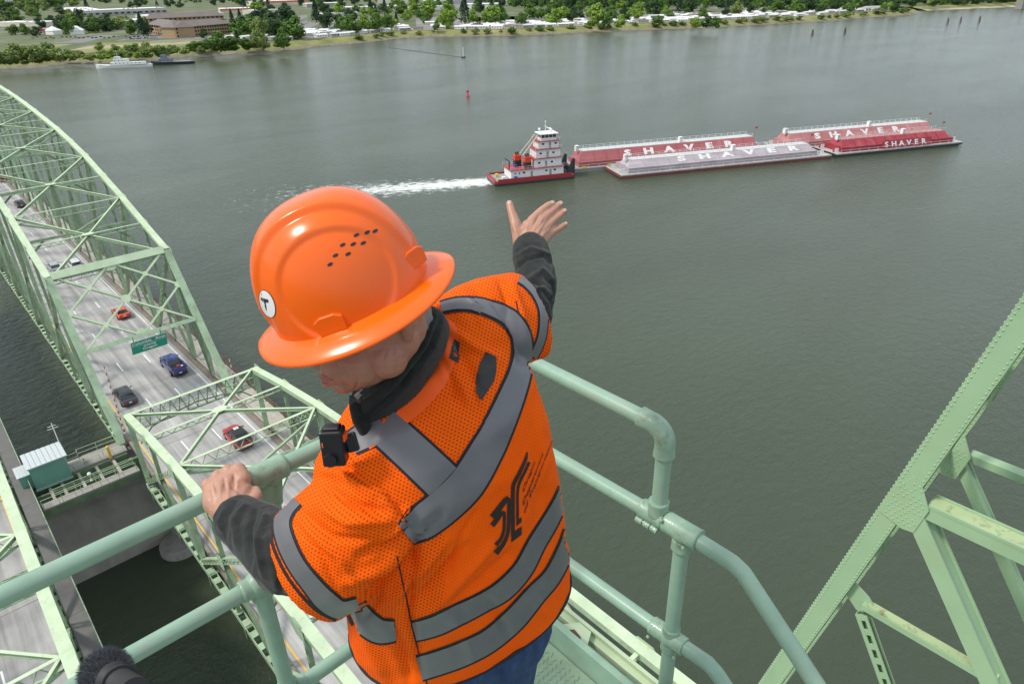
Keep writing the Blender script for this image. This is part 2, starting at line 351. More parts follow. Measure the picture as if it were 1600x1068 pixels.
def truss_span(root, x0, x1, Ynodes, Ztop, zb, main_every=2, endpost=True, near=lambda y: True, topw=.75, sway=True, lattice_bottom='batten', sides=(0, 1), ends=(1, 0)):
    """Ynodes: panel points; Ztop: dict y->z of the top chord (rel.). Members are separate parts."""
    up = (0, 0, 1); top = [y for y in Ynodes if y in Ztop]
    for si in sides:
        x = (x0, x1)[si]
        T = {y: R_(x, y, Ztop[y]) for y in top}; B = {y: R_(x, y, zb) for y in Ynodes}
        for y, y2 in zip(top, top[1:]):
            a, b = T[y], T[y2]
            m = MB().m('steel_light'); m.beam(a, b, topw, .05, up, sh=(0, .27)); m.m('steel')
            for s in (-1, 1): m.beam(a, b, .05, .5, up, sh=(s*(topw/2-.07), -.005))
            if near(y):
                d = b-a; n = int(d.length/.9)
                for i in range(n):
                    p = a+d*(i/n); q = a+d*((i+1)/n); s = 1 if i % 2 else -1; o = Vector((0, 0, -.24))
                    m.beam(p+Vector((s*(topw/2-.1), 0, 0))+o, q-Vector((s*(topw/2-.1), 0, 0))+o, .09, .02, up)
            m.build('top_chord', root)
        for y, y2 in zip(Ynodes, Ynodes[1:]):
            member(root, 'bottom_chord', B[y], B[y2], .62, .55, up, lattice_bottom, step=1.5)
        for i, y in enumerate(top):
            main = (top.index(y) % main_every) == 0
            zt = T[y]; first = i == 0
            if main: member(root, 'vertical', zt+Vector((0, 0, -.25)), B[y]+Vector((0, 0, .27)), .5, .42, (1, 0, 0), 'lace', 'steel', step=.62)
            else:
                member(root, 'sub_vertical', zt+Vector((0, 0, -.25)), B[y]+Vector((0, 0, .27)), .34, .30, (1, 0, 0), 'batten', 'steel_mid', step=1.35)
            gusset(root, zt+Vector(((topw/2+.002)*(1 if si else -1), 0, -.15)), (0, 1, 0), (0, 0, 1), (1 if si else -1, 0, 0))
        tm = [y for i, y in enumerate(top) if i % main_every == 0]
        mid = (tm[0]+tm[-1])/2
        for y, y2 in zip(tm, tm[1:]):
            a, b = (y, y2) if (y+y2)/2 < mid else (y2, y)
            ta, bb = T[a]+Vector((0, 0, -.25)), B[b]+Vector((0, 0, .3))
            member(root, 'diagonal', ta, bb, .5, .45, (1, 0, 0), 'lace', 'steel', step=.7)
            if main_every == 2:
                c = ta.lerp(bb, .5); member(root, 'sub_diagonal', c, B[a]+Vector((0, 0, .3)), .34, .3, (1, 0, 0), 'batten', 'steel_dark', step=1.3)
                gusset(root, c+Vector((.24 if si else -.24, 0, 0)), (0, 1, 0), (0, 0, 1), (1 if si else -1, 0, 0), 1.3, 1.2)
    if len(sides) < 2: return
    # top laterals
    xa, xb = x0+topw/2, x1-topw/2; xc = (x0+x1)/2
    for i, y in enumerate(top):
        z = Ztop[y]; main = i % main_every == 0
        if i == 0 and ends[0] == 1: pass
        dep = .95 if main else .5
        m = MB(); m.m('steel_light').beam(R_(xa, y, z+.12), R_(xb, y, z+.12), .26, .04, up)
        m.m('steel'); m.beam(R_(xa, y, z+.12-dep), R_(xb, y, z+.12-dep), .2, .05, up)
        n = int((xb-xa)/.55)
        for k in range(n):
            p = xa+(xb-xa)*k/n; q = xa+(xb-xa)*(k+1)/n; s = k % 2
            m.beam(R_(p, y, z+.1-(dep-.02)*s), R_(q, y, z+.1-(dep-.02)*(1-s)), .05, .06, (0, 1, 0))
        m.build('top_strut', root)
        if main and sway and 0 < i:
            # sway frame below the strut: knee braces and lower strut
            zl = min(z-3.2, -38.6) if z > -34 else z-2.2
            zl = z-3.4 if z-3.4 > -39 else -38.9
            member(root, 'sway_strut', R_(xa, y, zl), R_(xb, y, zl), .28, .3, up, 'lace', 'steel', step=.55)
            for s in (-1, 1):
                member(root, 'sway_brace', R_(xc+s*(xb-xa)/2, y, z-.8), R_(xc, y, zl+.1), .2, .2, (0, 1, 0), 'box', 'steel')
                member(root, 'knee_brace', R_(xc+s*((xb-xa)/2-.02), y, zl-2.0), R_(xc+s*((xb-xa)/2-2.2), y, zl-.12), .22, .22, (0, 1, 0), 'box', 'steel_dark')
    tm = list(range(0, len(top)-2, main_every)) if main_every == 2 else range(0, len(top)-1)
    for i in tm:
        y0_, y1_, y2_ = top[i], top[i+1], top[min(i+2, len(top)-1)]
        c = R_(xc, y1_, Ztop[y1_]+.1)
        for (x, y) in ((xa, y0_), (xb, y0_), (xa, y2_), (xb, y2_)):
            p = R_(x, y, Ztop[y]+.1)
            m = MB(); m.m('steel_light').beam(p, c, .2, .03, up, sh=(0, .0)); m.m('steel').beam(p, c, .03, .28, up, sh=(0, -.16)); m.beam(p, c, .16, .03, up, sh=(0, -.32)); m.build('lateral_brace', root)
        gm = MB().m('steel_light'); gm.prism([(-.7, -.2), (-.3, -.5), (.3, -.5), (.7, -.2), (.7, .2), (.3, .5), (-.3, .5), (-.7, .2)], c+Vector((0, 0, .06)), (1, 0, 0), (0, 1, 0), (0, 0, 1), .03); gm.build('gusset_plate', root)

XL, XR = 9.3, 22.3
# ---- far (arched) span of the southbound bridge
B1 = thing('truss_bridge_span', 'long green camelback truss span arching away at the left edge over the roadway', 'bridge')
Yn = [76, 82.5]+[89+7.5*i for i in range(26)]+[283, 289.5]
zt_pts = [(89, -29.2), (96.5, -27.4), (104, -25.5), (111.5, -23.9), (119, -22.3), (126.5, -21.2), (134, -20.3), (141.5, -19.7), (149, -19.1), (156.5, -18.6), (164, -18.2), (171.5, -17.9), (179, -17.7), (186.5, -17.7)]
zt = dict(zt_pts)
for k in range(14, 26): zt[89+7.5*k] = zt[89+7.5*(25-k)] if (25-k) >= 0 else -29
truss_span(B1, XL, XR, Yn, zt, -45.6, 2)
# inclined end posts
EP0, EP1 = (89, -29.2), (76, -45.3)
for si, x in ((0, XL), (1, XR)):
    m = MB(); a, b = R_(x, *EP0), R_(x, *EP1); upv = (0, -1, .8)
    m.m('steel').beam(a, b, .82, .05, upv, sh=(0, .28))
    for s in (-1, 1): m.beam(a, b, .05, .55, upv, sh=(s*.34, -.02))
    m.build('end_post', B1)
    # hanger under the portal
    member(B1, 'sub_vertical', R_(x, 82.5, -37.4), R_(x, 82.5, -45.3), .36, .34, (1, 0, 0), 'lace', 'steel', step=.5)
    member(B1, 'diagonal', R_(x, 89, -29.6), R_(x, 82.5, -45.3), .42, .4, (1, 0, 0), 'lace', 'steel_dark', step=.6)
def portal(s, t):
    """point on the inclined portal plane, s across, t down to the sign beam"""
    y = 89+(82.9-89)*t; z = -29.2+(-36.6+29.2)*t; x = XL+.35+(XR-XL-.7)*s; return R_(x, y-.0, z+.15)
pn = Vector((0, -.77, .63))
m = MB().m('steel_light').beam(portal(0, 0), portal(1, 0), .95, .06, pn, sh=(0, .25)); m.m('steel').beam(portal(0, 0), portal(1, 0), .06, .6, pn, sh=(.44, -.09)); m.beam(portal(0, 0), portal(1, 0), .06, .6, pn, sh=(-.44, -.09)); m.build('portal_beam', B1)
def pbar(s0, t0, s1, t1):
    a, b = portal(s0, t0), portal(s1, t1); m = MB().m('steel_light').beam(a, b, .24, .04, pn, sh=(0, .1)); m.m('steel').beam(a, b, .03, .3, pn, sh=(0, -.08)); m.beam(a, b, .2, .03, pn, sh=(0, -.24)); m.build('portal_brace', B1)
for q in ((0, 0, .5, .5), (.5, .5, 1, 1), (1, 0, .5, .5), (.5, .5, 0, 1), (.5, 0, 0, .5), (.5, 0, 1, .5), (0, .5, .5, 1), (1, .5, .5, 1)): pbar(*q)
for (s, t, k) in ((.5, .5, .5), (.5, 0.05, .5), (.5, .96, .5), (0.01, .5, .4), (.99, .5, .4), (.25, .25, .3), (.75, .25, .3), (.25, .75, .3), (.75, .75, .3)):
    g = MB().m('steel_light').prism([(-k, -k*.4), (-k*.4, -k), (k*.4, -k), (k, -k*.4), (k, k*.4), (k*.4, k), (-k*.4, k), (-k, k*.4)], portal(s, t)+pn*.13, (1, 0, 0), (0, -.63, -.77), pn, .02); g.build('gusset_plate', B1)
m = MB().m('steel').beam(portal(0, 1), portal(1, 1), .34, .3, pn); m.beam(portal(0, 1), portal(1, 1), .5, .04, pn, sh=(0, .17)); m.build('sign_beam', B1)
# ---- near span (flat top with curved chord)
B2 = thing('truss_bridge_span', 'green truss span below the railing with low portal and dark lattice members', 'bridge')
Y2 = [67-7.5*i for i in range(14)]
z2v = [-37.2, -35.9, -34.9, -34.2, -33.8, -33.6, -33.5, -33.5, -33.5, -33.6, -33.8, -34.2, -34.9, -35.9]
z2 = {y: z for y, z in zip(Y2, z2v)}
Y2s = sorted(Y2)
def span_near(root, x0, x1, both=True):
    ys = sorted(Y2, reverse=True)
    # run truss_span on descending list so main nodes start at the portal
    truss_span(root, x0, x1, ys, z2, -45.6, 2, topw=.72, sides=(0, 1) if both else (1,), near=lambda y: y < 60)
span_near(B2, XL, XR)
# portal of the near span: deep lattice band
P0 = 67
m = MB().m('steel_light').beam(R_(XL+.3, P0, -37.05), R_(XR-.3, P0, -37.05), .4, .05)
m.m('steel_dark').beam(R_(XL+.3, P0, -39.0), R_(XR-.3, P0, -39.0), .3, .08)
nn = 26
for k in range(nn):
    xa = XL+.3+(XR-XL-.6)*k/nn; xb = XL+.3+(XR-XL-.6)*(k+1)/nn; s = k % 2
    m.beam(R_(xa, P0, -37.1-1.85*s), R_(xb, P0, -37.1-1.85*(1-s)), .07, .07, (0, 1, 0))
pts = [R_(XL+.4, P0, -40.6), R_(XL+1.8, P0, -39.2), R_(XL+4, P0, -38.6), R_((XL+XR)/2, P0, -38.3), R_(XR-4, P0, -38.6), R_(XR-1.8, P0, -39.2), R_(XR-.4, P0, -40.6)]
m.tube([p+Vector((0, -.12, 0)) for p in pts], .07, 6)
m.build('portal_lattice', B2)
# heavier dark posts standing against the kerb, right side (diagonals between the trusses)
# ---- own bridge: the near span's right-hand truss and deck edge
B3 = thing('truss_bridge_span', 'pale green top chord and lattice braces of the near bridge at the lower left corner', 'bridge')
XO = -1.55
span_near(B3, XO-13, XO, True)
B4 = thing('truss_bridge_span', 'green truss span of the near bridge running off the left edge above the dark footway', 'bridge')
# only its footway and bottom chord come into view
for i in range(12):
    member(B4, 'bottom_chord', R_(XO, 76+7.5*i, -45.6), R_(XO, 83.5+7.5*i, -45.6), .6, .5, (0, 0, 1), 'batten', step=1.5)

# ---- decks
def deck(name, label, x0, x1, y0, y1, lanes, yellow_x, edge_x, walk, walk_m, curbL=.45, curbR=.45, dash_phase=0, parapets=True):
    t = thing(name, label, 'bridge deck', ((x0+x1)/2, (y0+y1)/2, DECK))
    b = MB().m('road'); b.box((x0, y0, DECK-.35), (x1, y1, DECK)); b.build('roadway', t)
    y = y0; k = 0
    for c in t.children: pass
    ln = MB().m('white')
    yy = y0+dash_phase
    while yy < y1:
        for lx in lanes: ln.box((lx-.075, yy, DECK+.004), (lx+.075, min(y1, yy+2.9), DECK+.009))
        yy += 12.2
    ln.box((edge_x-.06, y0, DECK+.004), (edge_x+.06, y1, DECK+.009)); o = ln.build('white_lane_lines', t)
    ye = MB().m('yellow').box((yellow_x-.07, y0, DECK+.004), (yellow_x+.07, y1, DECK+.009)); ye.build('yellow_edge_line', t)
    for xx, wd in ((x0-curbL, curbL), (x1, curbR)):
        kb = MB().m('curb').box((xx, y0, DECK-.35), (xx+wd, y1, DECK+.22)); kb.build('kerb', t)
    jm = MB().m('curb').box((x0+.02, -.05, 0), (x1-.02, .05, .003)).mesh('road_joint'); yy = y0+7
    while yy < y1: link('road_joint', jm, t, (0, yy, DECK+.0005)); yy += 15
    # floor beams and brackets
    yb = y0
    fb = MB().m('steel_dark')
    while yb < y1: fb.box((x0-1.2, yb-.15, DECK-1.5), (x1+(walk[1] if walk else 1), yb+.15, DECK-.36)); yb += 7.5
    tag(fb.build('floor_beams', t), kind='stuff')
    if walk:
        wx0, wx1 = x1+walk[0], x1+walk[1]; yb = y0
        me = None; Ls = walk[2]
        while yb < y1-.05:
            if me is None: me = MB().m(walk_m).box((wx0, 0, -.16), (wx1, Ls-.03, 0)).mesh('footway_slab')
            link('footway_slab', me, t, (0, yb, DECK+.12)); yb += Ls
        r = MB().m('rust' if walk_m == 'sidewalk' else 'steel')
        yb = y0
        while yb <= y1: r.box((wx1-.1, yb-.05, DECK+.12), (wx1-.02, yb+.05, DECK+1.1)); yb += 2.5
        for zz in (.5, .8, 1.1): r.box((wx1-.085, y0, DECK+.12+zz-.04-.12), (wx1-.035, y1, DECK+zz))
        r.build('footway_railing', t)
        r = MB().m('curb'); r.box((x1+curbR-.0+.002, y0, DECK-.1), (x1+curbR+.10, y1, DECK+.55)); 
        r.m('sidewalk').box((x1+curbR-.03, y0, DECK+.553), (x1+curbR+.13, y1, DECK+.62)); r.build('barrier_rail', t)
    off = Vector(t.location)
    for c in t.children: c.location = c.location - off
    return t
def road_mat():
    m, t, b = nmat('worn_road_concrete')
    co = N(t, 'TexCoord'); sp = N(t, 'Mapping', Scale=(1.2, .045, 1)); t.links.new(co.outputs['Object'], sp.inputs[0])
    n = N(t, 'TexNoise', Scale=1., Detail=6., Roughness=.6); t.links.new(sp.outputs[0], n.inputs['Vector'])
    n2 = N(t, 'TexNoise', Scale=.35, Detail=8., Roughness=.7); t.links.new(co.outputs['Object'], n2.inputs['Vector'])
    n3 = N(t, 'TexNoise', Scale=14., Detail=3.); t.links.new(co.outputs['Object'], n3.inputs['Vector'])
    mx = N(t, 'Mix', _data_type='RGBA'); mx.inputs['A'].default_value = (.23, .222, .21, 1); mx.inputs['B'].default_value = (.50, .485, .46, 1)
    r = N(t, 'MapRange'); r.inputs['From Min'].default_value = .3; r.inputs['From Max'].default_value = .7; t.links.new(n.outputs[0], r.inputs[0]); t.links.new(r.outputs[0], mx.inputs['Factor'])
    m2 = N(t, 'Mix', _data_type='RGBA', _blend_type='MULTIPLY'); m2.inputs['Factor'].default_value = .55
    t.links.new(mx.outputs['Result'], m2.inputs['A']); r2 = N(t, 'MapRange'); r2.inputs['From Min'].default_value = .3; r2.inputs['From Max'].default_value = .7; r2.inputs['To Min'].default_value = .7; r2.inputs['To Max'].default_value = 1.15
    t.links.new(n2.outputs[0], r2.inputs[0]); t.links.new(r2.outputs[0], m2.inputs['B']); t.links.new(m2.outputs['Result'], b.inputs['Base Color'])
    b.inputs['Roughness'].default_value = .8; bp = N(t, 'Bump', Strength=.15); t.links.new(n3.outputs[0], bp.inputs['Height']); t.links.new(bp.outputs[0], b.inputs['Normal'])
    return m
M['road'] = road_mat()
# dashes: photo dash starts at about y = 82, 94.. (12 m apart)
deck('bridge_deck', 'grey three lane roadway carrying cars through the far green trusses', 10.1, 21.75, -25, 284, (14.2, 17.65), 10.65, 21.15, (.75, 3.0, 4.0), 'sidewalk', curbL=.3, curbR=.55, dash_phase=8.2)
deck('bridge_deck', 'grey roadway with yellow line at the lower left corner, dark footway beside it', -13.5, -2.1, -25, 170, (-6.1, -9.6), -13.1, -2.45, (.9, 2.25, 6.0), 'walkdark', curbL=.3, curbR=.25)
# its edge line on our side is yellow: swap materials
for o in bpy.data.objects:
    if o.name.startswith('bridge_deck') and 'lower left' in o.get('label', ''):
        for c in o.children:
            if c.name.startswith('yellow_edge_line'): c.data.materials[0] = M['white']
            if c.name.startswith('white_lane_lines'): own_lines = c
yl = MB().m('yellow').box((-2.52, -25, DECK+.011), (-2.38, 170, DECK+.016)).build('yellow_edge_line', own_lines.parent); yl.location = -Vector(own_lines.parent.location)

# expansion joints between the spans on the far deck
# ---- pier between the bridges
PR = thing('bridge_pier', 'weathered concrete pier with rounded ends standing in dark water under both bridges', 'pier')
b = MB().m('concrete_dark')
prof = []
def stadium(x0, x1, yc, hw, z, n=8):
    pts = []
    for k in range(n+1): a = -pi/2+pi*k/n; pts.append((x1+hw*cos(a), yc+hw*sin(a), z))
    for k in range(n+1): a = pi/2+pi*k/n; pts.append((x0+hw*cos(a), yc+hw*sin(a), z))
    return pts
b.rings([stadium(-14, 12.0, 76.2, 2.1, z) for z in (-4, .0, 9.5)], smooth=False); b.build('pier_wall', PR)
b = MB().m('concrete')
for xx in (-13, 12.4, 19.5, -1.0):
    pass
b.rings([[(12.4+r*cos(2*pi*k/20), 73.6+r*sin(2*pi*k/20), z) for k in range(20)] for r, z in ((1.7, -4), (1.6, 3), (1.4, 12.8))]); b.build('pier_column', PR)
b = MB().m('concrete'); b.rings([[(11.0+r*cos(2*pi*k/24), 71.8+r*sin(2*pi*k/24), z) for k in range(24)] for r, z in ((2.3, -2), (2.3, .8), (2.0, 1.1))]); b.build('round_footing', PR)
b = MB().m('concrete'); b.box((-14, 73.9, 9.6), (23.5, 78.6, 12.6)); b.build('pier_cap', PR)
# walkway between the bridges with the operator's hut
WK = thing('service_walkway', 'concrete and steel service walkway linking the two bridges beside the hut', 'walkway', (4.6, 71.5, 13))
wz = 13.55
def wk(name, b):
    o = b.build(name, WK); o.location = -Vector(WK.location); return o
b = MB().m('concrete')
for i in range(7): pass
slab = MB().m('concrete').box((0, 0, 0), (1.27, 1.7, .22)).mesh('walkway_slab')
for i in range(7): link('walkway_slab', slab, WK, Vector((.25+1.3*i, 74.4, wz))-Vector(WK.location))
slab2 = MB().m('concrete').box((0, 0, 0), (1.47, 1.1, .2)).mesh('walkway_slab')
for i in range(6): link('walkway_slab', slab2, WK, Vector((.25+1.5*i, 69.7, wz-.05))-Vector(WK.location))
b = MB().m('steel_dark')
for y in (69.8, 70.9, 72.6, 74.3, 76.0): b.box((-.4, y-.12, wz-.75), (9.2, y+.12, wz-.06))
wk('girder', b)
b = MB().m('concrete_dark')
for x in (1.5, 2.6, 4.3, 6.0, 7.7): b.box((x-.14, 70.9, wz-.5), (x+.14, 74.3, wz-.08))
wk('cross_beam', b)
def railing(parent, pts, h=1.05, r=.028, mt='steel_light', posts=1.6, off=None, mids=(.5,)):
    b = MB().m(mt)
    P = [Vector(p) for p in pts]
    for q in (1,)+tuple(mids): b.tube([p+Vector((0, 0, h*q)) for p in P], r, 6)
    for a, c in zip(P, P[1:]):
        n = max(1, int((c-a).length/posts))
        for k in range(n+1):
            p = a.lerp(c, k/n); b.tube([p, p+Vector((0, 0, h))], r*1.1, 6)
    o = b.build('railing', parent)
    if off is not None: o.location = -Vector(off)
    return o
railing(WK, [(3.6, 76.1, wz+.22), (5.0, 76.1, wz+.22), (5.0, 76.6, wz+.22), (8.8, 76.6, wz+.22)], off=WK.location)
railing(WK, [(3.5, 74.4, wz+.22), (5.2, 74.4, wz+.22), (5.2, 74.9, wz+.22), (9.0, 74.9, wz+.22)], off=WK.location)
railing(WK, [(.3, 69.7, wz+.2), (9.0, 69.7, wz+.2)], off=WK.location)
railing(WK, [(1.6, 70.85, wz+.2), (9.0, 70.85, wz+.2)], off=WK.location)
# hut
HU = thing('operator_hut', 'small teal hut with pale ribbed metal roof on the walkway', 'hut', (1.8, 75.2, 13.9))
hx0, hx1, hy0, hy1, hz0, hz1 = .45, 3.7, 73.4, 76.3, 13.78, 16.5
teal = simple('teal_hut_paint', (.13, .30, .235), .6, .1, 1, dirt=(.2, .3, .25), dirt_amt=.3)
def hp(name, b): o = b.build(name, HU); o.location = -Vector(HU.location); return o
b = MB().m(teal).box((hx0, hy0, hz0), (hx1, hy1, hz1)); hp('wall', b)
b = MB().m(simple('hut_trim', (.3, .42, .36), .5)); b.box((hx0-.06, hy0-.06, hz0-.12), (hx1+.06, hy0-.003, hz0+.1)); hp('trim', b); hp('trim', MB().m('hut_trim').box((hx0-.06, hy0-.06, hz1-.16), (hx1+.06, hy0-.003, hz1)))
roofm = simple('ribbed_roof_metal', (.50, .54, .53), .45, .1, 3)
sh_ = MB().m(roofm); sh_.prism([(0, 0), (.44, 0), (.44, .03), (.40, .07), (.04, .07), (0, .03)], (0, 0, 0), (1, 0, 0), (0, 0, 1), (0, 1, 0), 3.3); shm = sh_.mesh('roof_sheet')
for i in range(8): link('roof_sheet', shm, HU, Vector((hx0-.15+.455*i, hy0-.2, hz1+.02))-Vector(HU.location))
b = MB().m(roofm).box((hx0-.1, hy1+.12, hz1-.5), (hx1-.2, hy1+.6, hz1-.42)); hp('lower_roof', b)
b = MB().m(teal).box((hx0-1.0, hy0+.7, hz0), (hx0-.01, hy1-.3, hz1-1.0)); hp('lean_to', b)
for i in range(4): link('roof_sheet', MB().m(roofm).box((0, 0, 0), (.29, 2.3, .06)).mesh('roof_sheet') if i == 0 else bpy.data.objects['roof_sheet.008'].data, HU, Vector((hx0-1.15+.3*i, hy0+.55, hz1-.98))-Vector(HU.location))
b = MB().m('white').tube([(hx1+.15, hy1, hz0), (hx1+.15, hy1, hz0+5.2)], .05, 6); b.tube([(hx1-.4, hy1, hz0+4.6), (hx1+.6, hy1, hz0+4.6)], .03, 5); b.tube([(hx1-.3, hy1, hz0+4.9), (hx1+.45, hy1, hz0+4.9)], .03, 5)
o = b.build('antenna_mast'); tag(o, 'thin antenna mast with crossbars beside the teal hut', 'antenna')
b = MB().m('yellow'); b.tube([(7.6, 74.2, wz+.2), (7.6, 74.2, wz+1.5)], .16, 10); b.sphere((7.6, 74.2, wz+1.55), .19, 10, 6); b.m('curb').tube([(7.6, 74.2, 11.5), (7.6, 74.2, wz+.2)], .2, 10)
tag(b.build('yellow_post'), 'round-headed yellow post on a dark pile beside the walkway', 'post')
b = MB().m('white').sphere((5.0, 71.6, wz+.9), .2, 8, 6); b.m('steel_light').tube([(5.0, 71.6, wz-.1), (5.0, 71.6, wz+.75)], .05, 6); b.m('white').sphere((5.0, 71.6, wz+.05), .14, 8, 5)
tag(b.build('navigation_light'), 'small white lamp on a short post on the service walkway', 'lamp')
# gates: red and white raised arms
def gate(base, top_, label):
    t = thing('traffic_gate', label, 'gate arm', base, group='raised traffic gates')
    base = Vector(base); d = (Vector(top_)-base); L = d.length; n = max(8, int(L/.42)); 
    b = MB().m('chrome').box((-.22, -.22, -.4), (.22, .22, 1.0)); b.box((-.12, -.35, .6), (.12, .35, .95)); b.build('gate_housing', t)
    for k in range(n):
        a = MB().m('white' if k % 2 else 'red').tube([d*(.03+.97*k/n), d*(.03+.97*(k+1)/n)], .075*(1-.45*k/n), 6); a.build('gate_arm_stripe', t)
    b = MB().m('chrome').tube([Vector((.16, 0, .3)), d*.9+Vector((.1, 0, 0))], .018, 5); b.build('truss_wire', t)
    return t
g0 = atZ(193, 676, DECK+.8); g1 = atD(171.5, 606, 78)
gate((9.75, 75.5, DECK+.3), (9.85, 74.6, DECK+10.2), 'red and white striped gate arm raised beside the dark sedan and the hut walkway')
gR = atX(364, 583, 23.2); gate((gR.x, gR.y, DECK+.4), Vector((gR.x, gR.y, gR.z)) + Vector((-.1, -.2, 2.6)), 'red and white striped gate arm raised at the far footway behind the near portal')
# ---- overhead sign
SG = thing('road_sign', 'green overhead road sign reading Columbia River entering Oregon', 'sign')
c0 = R_(14.3, 82.5, -36.55)
sx0, sx1 = 14.2, 18.2; sy = 82.35; sz1 = CAMZ-36.75; sz0 = sz1-2.0
sgm = simple('sign_green', (.0, .30, .20), .45, .05, 1)
tilt = Vector((0, -.42, .91)).normalized()
def sg(name, b): return b.build(name, SG)
o0 = Vector((sx0, sy, sz1)); ax = Vector((1, 0, 0)); ay = tilt*-1; az = ax.cross(ay)
b = MB().m('chrome').prism([(0, 0), (sx1-sx0, 0), (sx1-sx0, 2.1), (0, 2.1)], o0, ax, ay, -az, -.05); sg('sign_back', b)
b = MB().m(sgm).prism([(0, 0), (sx1-sx0, 0), (sx1-sx0, 2.1), (0, 2.1)], o0+az*(-.0), ax, ay, -az, .03); sg('sign_face', b)
fr = Matrix((ax, -ay, ax.cross(-ay))).transposed().to_4x4()
def sign_text(txt, size, u, v, sp=1.0):
    me = text_mesh(txt, size, .004, 'white', off=.012, spacing=sp); o = bpy.data.objects.new('lettering', me); COL.objects.link(o); o.parent = SG
    o.matrix_world = Matrix.Translation(o0+ax*u+ay*v+ax.cross(-ay)*.04) @ fr
sign_text('Columbia   River', .56, 2.0, .40); sign_text('entering', .42, 2.0, 1.06); sign_text('Oregon', .52, 2.0, 1.58)
b = MB().m('white'); nn_ = ax.cross(-ay)*.036; b.prism([(0.05, .72), (3.95, .72), (3.95, .76), (.05, .76)], o0+nn_, ax, ay, ax.cross(-ay), .003)
sg('sign_rule', b)
b = MB().m('steel_dark')
for u in (.35, 3.4): b.tube([o0+ax*u+ay*.2-nn_*3, o0+ax*u-ay*.8-nn_*3], .05, 6)
sg('sign_bracket', b)

# ---- tower leg of the far bridge at the lower right, with riveted plates
TL = thing('lift_tower_leg', 'riveted green inclined tower leg with braces crossing the lower right corner', 'bridge tower')
xp = 8.8
def lp(px, py, x=xp): return atX(px, py, x)
# ================================================================= tower leg (lower right)
def LY(z, off=0.): return 1.31-.213*(z+3.18)+off
LW = .30
rv = random.Random(11)
def leg_chord(x, z0, z1):
    ZT, ZB = z1, z0
    def P(xx, off, z): return R_(xx, LY(z, off), z)
    for (a, b, nm, xx) in ((x, x+.025, 'web_plate', 0), (x+.50, x+.525, 'web_plate', 0)):
        q = MB().m('leg'); v = [P(a, 0, ZB), P(a, -LW, ZB), P(a, -LW, ZT), P(a, 0, ZT), P(b, 0, ZB), P(b, -LW, ZB), P(b, -LW, ZT), P(b, 0, ZT)]
        q.add(v, [(0, 1, 2, 3), (7, 6, 5, 4), (0, 4, 5, 1), (1, 5, 6, 2), (2, 6, 7, 3), (3, 7, 4, 0)]); q.build(nm, TL)
    q = MB().m('leg'); v = [P(x+.028, -.0, ZB), P(x+.497, -.0, ZB), P(x+.497, -.0, ZT), P(x+.028, -.0, ZT), P(x+.028, -.03, ZB), P(x+.497, -.03, ZB), P(x+.497, -.03, ZT), P(x+.028, -.03, ZT)]
    q.add(v, [(0, 1, 2, 3), (7, 6, 5, 4), (0, 4, 5, 1), (1, 5, 6, 2), (2, 6, 7, 3), (3, 7, 4, 0)]); q.build('cover_plate', TL)
    # angle flanges along the open side, then lacing across them
    for (a, b) in ((x+.028, x+.13), (x+.395, x+.497)):
        q = MB().m('leg_dirty'); v = [P(a, -LW+.012, ZB), P(b, -LW+.012, ZB), P(b, -LW+.012, ZT), P(a, -LW+.012, ZT), P(a, -LW+.03, ZB), P(b, -LW+.03, ZB), P(b, -LW+.03, ZT), P(a, -LW+.03, ZT)]
        q.add(v, [(0, 1, 2, 3), (7, 6, 5, 4), (0, 4, 5, 1), (1, 5, 6, 2), (2, 6, 7, 3), (3, 7, 4, 0)]); q.build('angle_flange', TL)
    z = max(ZB, -14); k = 0
    while z < min(ZT, 2):
        s = k % 2; q = MB().m('leg_dirty').beam(P(x+.10 if s else x+.43, -LW+.002, z), P(x+.43 if s else x+.10, -LW+.002, z+.42), .055, .012, (0, 1, .2)); q.build('lacing_bar', TL); z += .42; k += 1
leg_chord(8.8, -33.2, 7); leg_chord(10.45, -33.2, 7)
rb = MB().m('leg'); rb.smooth = True
def dome(c, n, r=.017):
    n = Vector(n).normalized(); t = n.orthogonal().normalized(); u = n.cross(t); c = Vector(c)
    R = [[c+(t*cos(2*pi*k/6)+u*sin(2*pi*k/6))*r*a+n*r*b for k in range(6)] for a, b in ((1, 0), (.8, .5), (.2, .8))]
    rb.rings(R, cap=False); rb.add(R[-1], [tuple(range(6))])
z = -13.0
while z < 1.5:
    for x in (8.8, 10.45):
        dome(R_(x+.06, LY(z, .001), z), (0, 1, .2), .0165); dome(R_(x-.001, LY(z, -.035), z), (-1, 0, 0), .014); dome(R_(x-.001, LY(z, -LW+.035), z), (-1, 0, 0), .014)
        dome(R_(x+.08, LY(z, -LW+.011), z), (0, -1, -.2), .014)
    z += .076
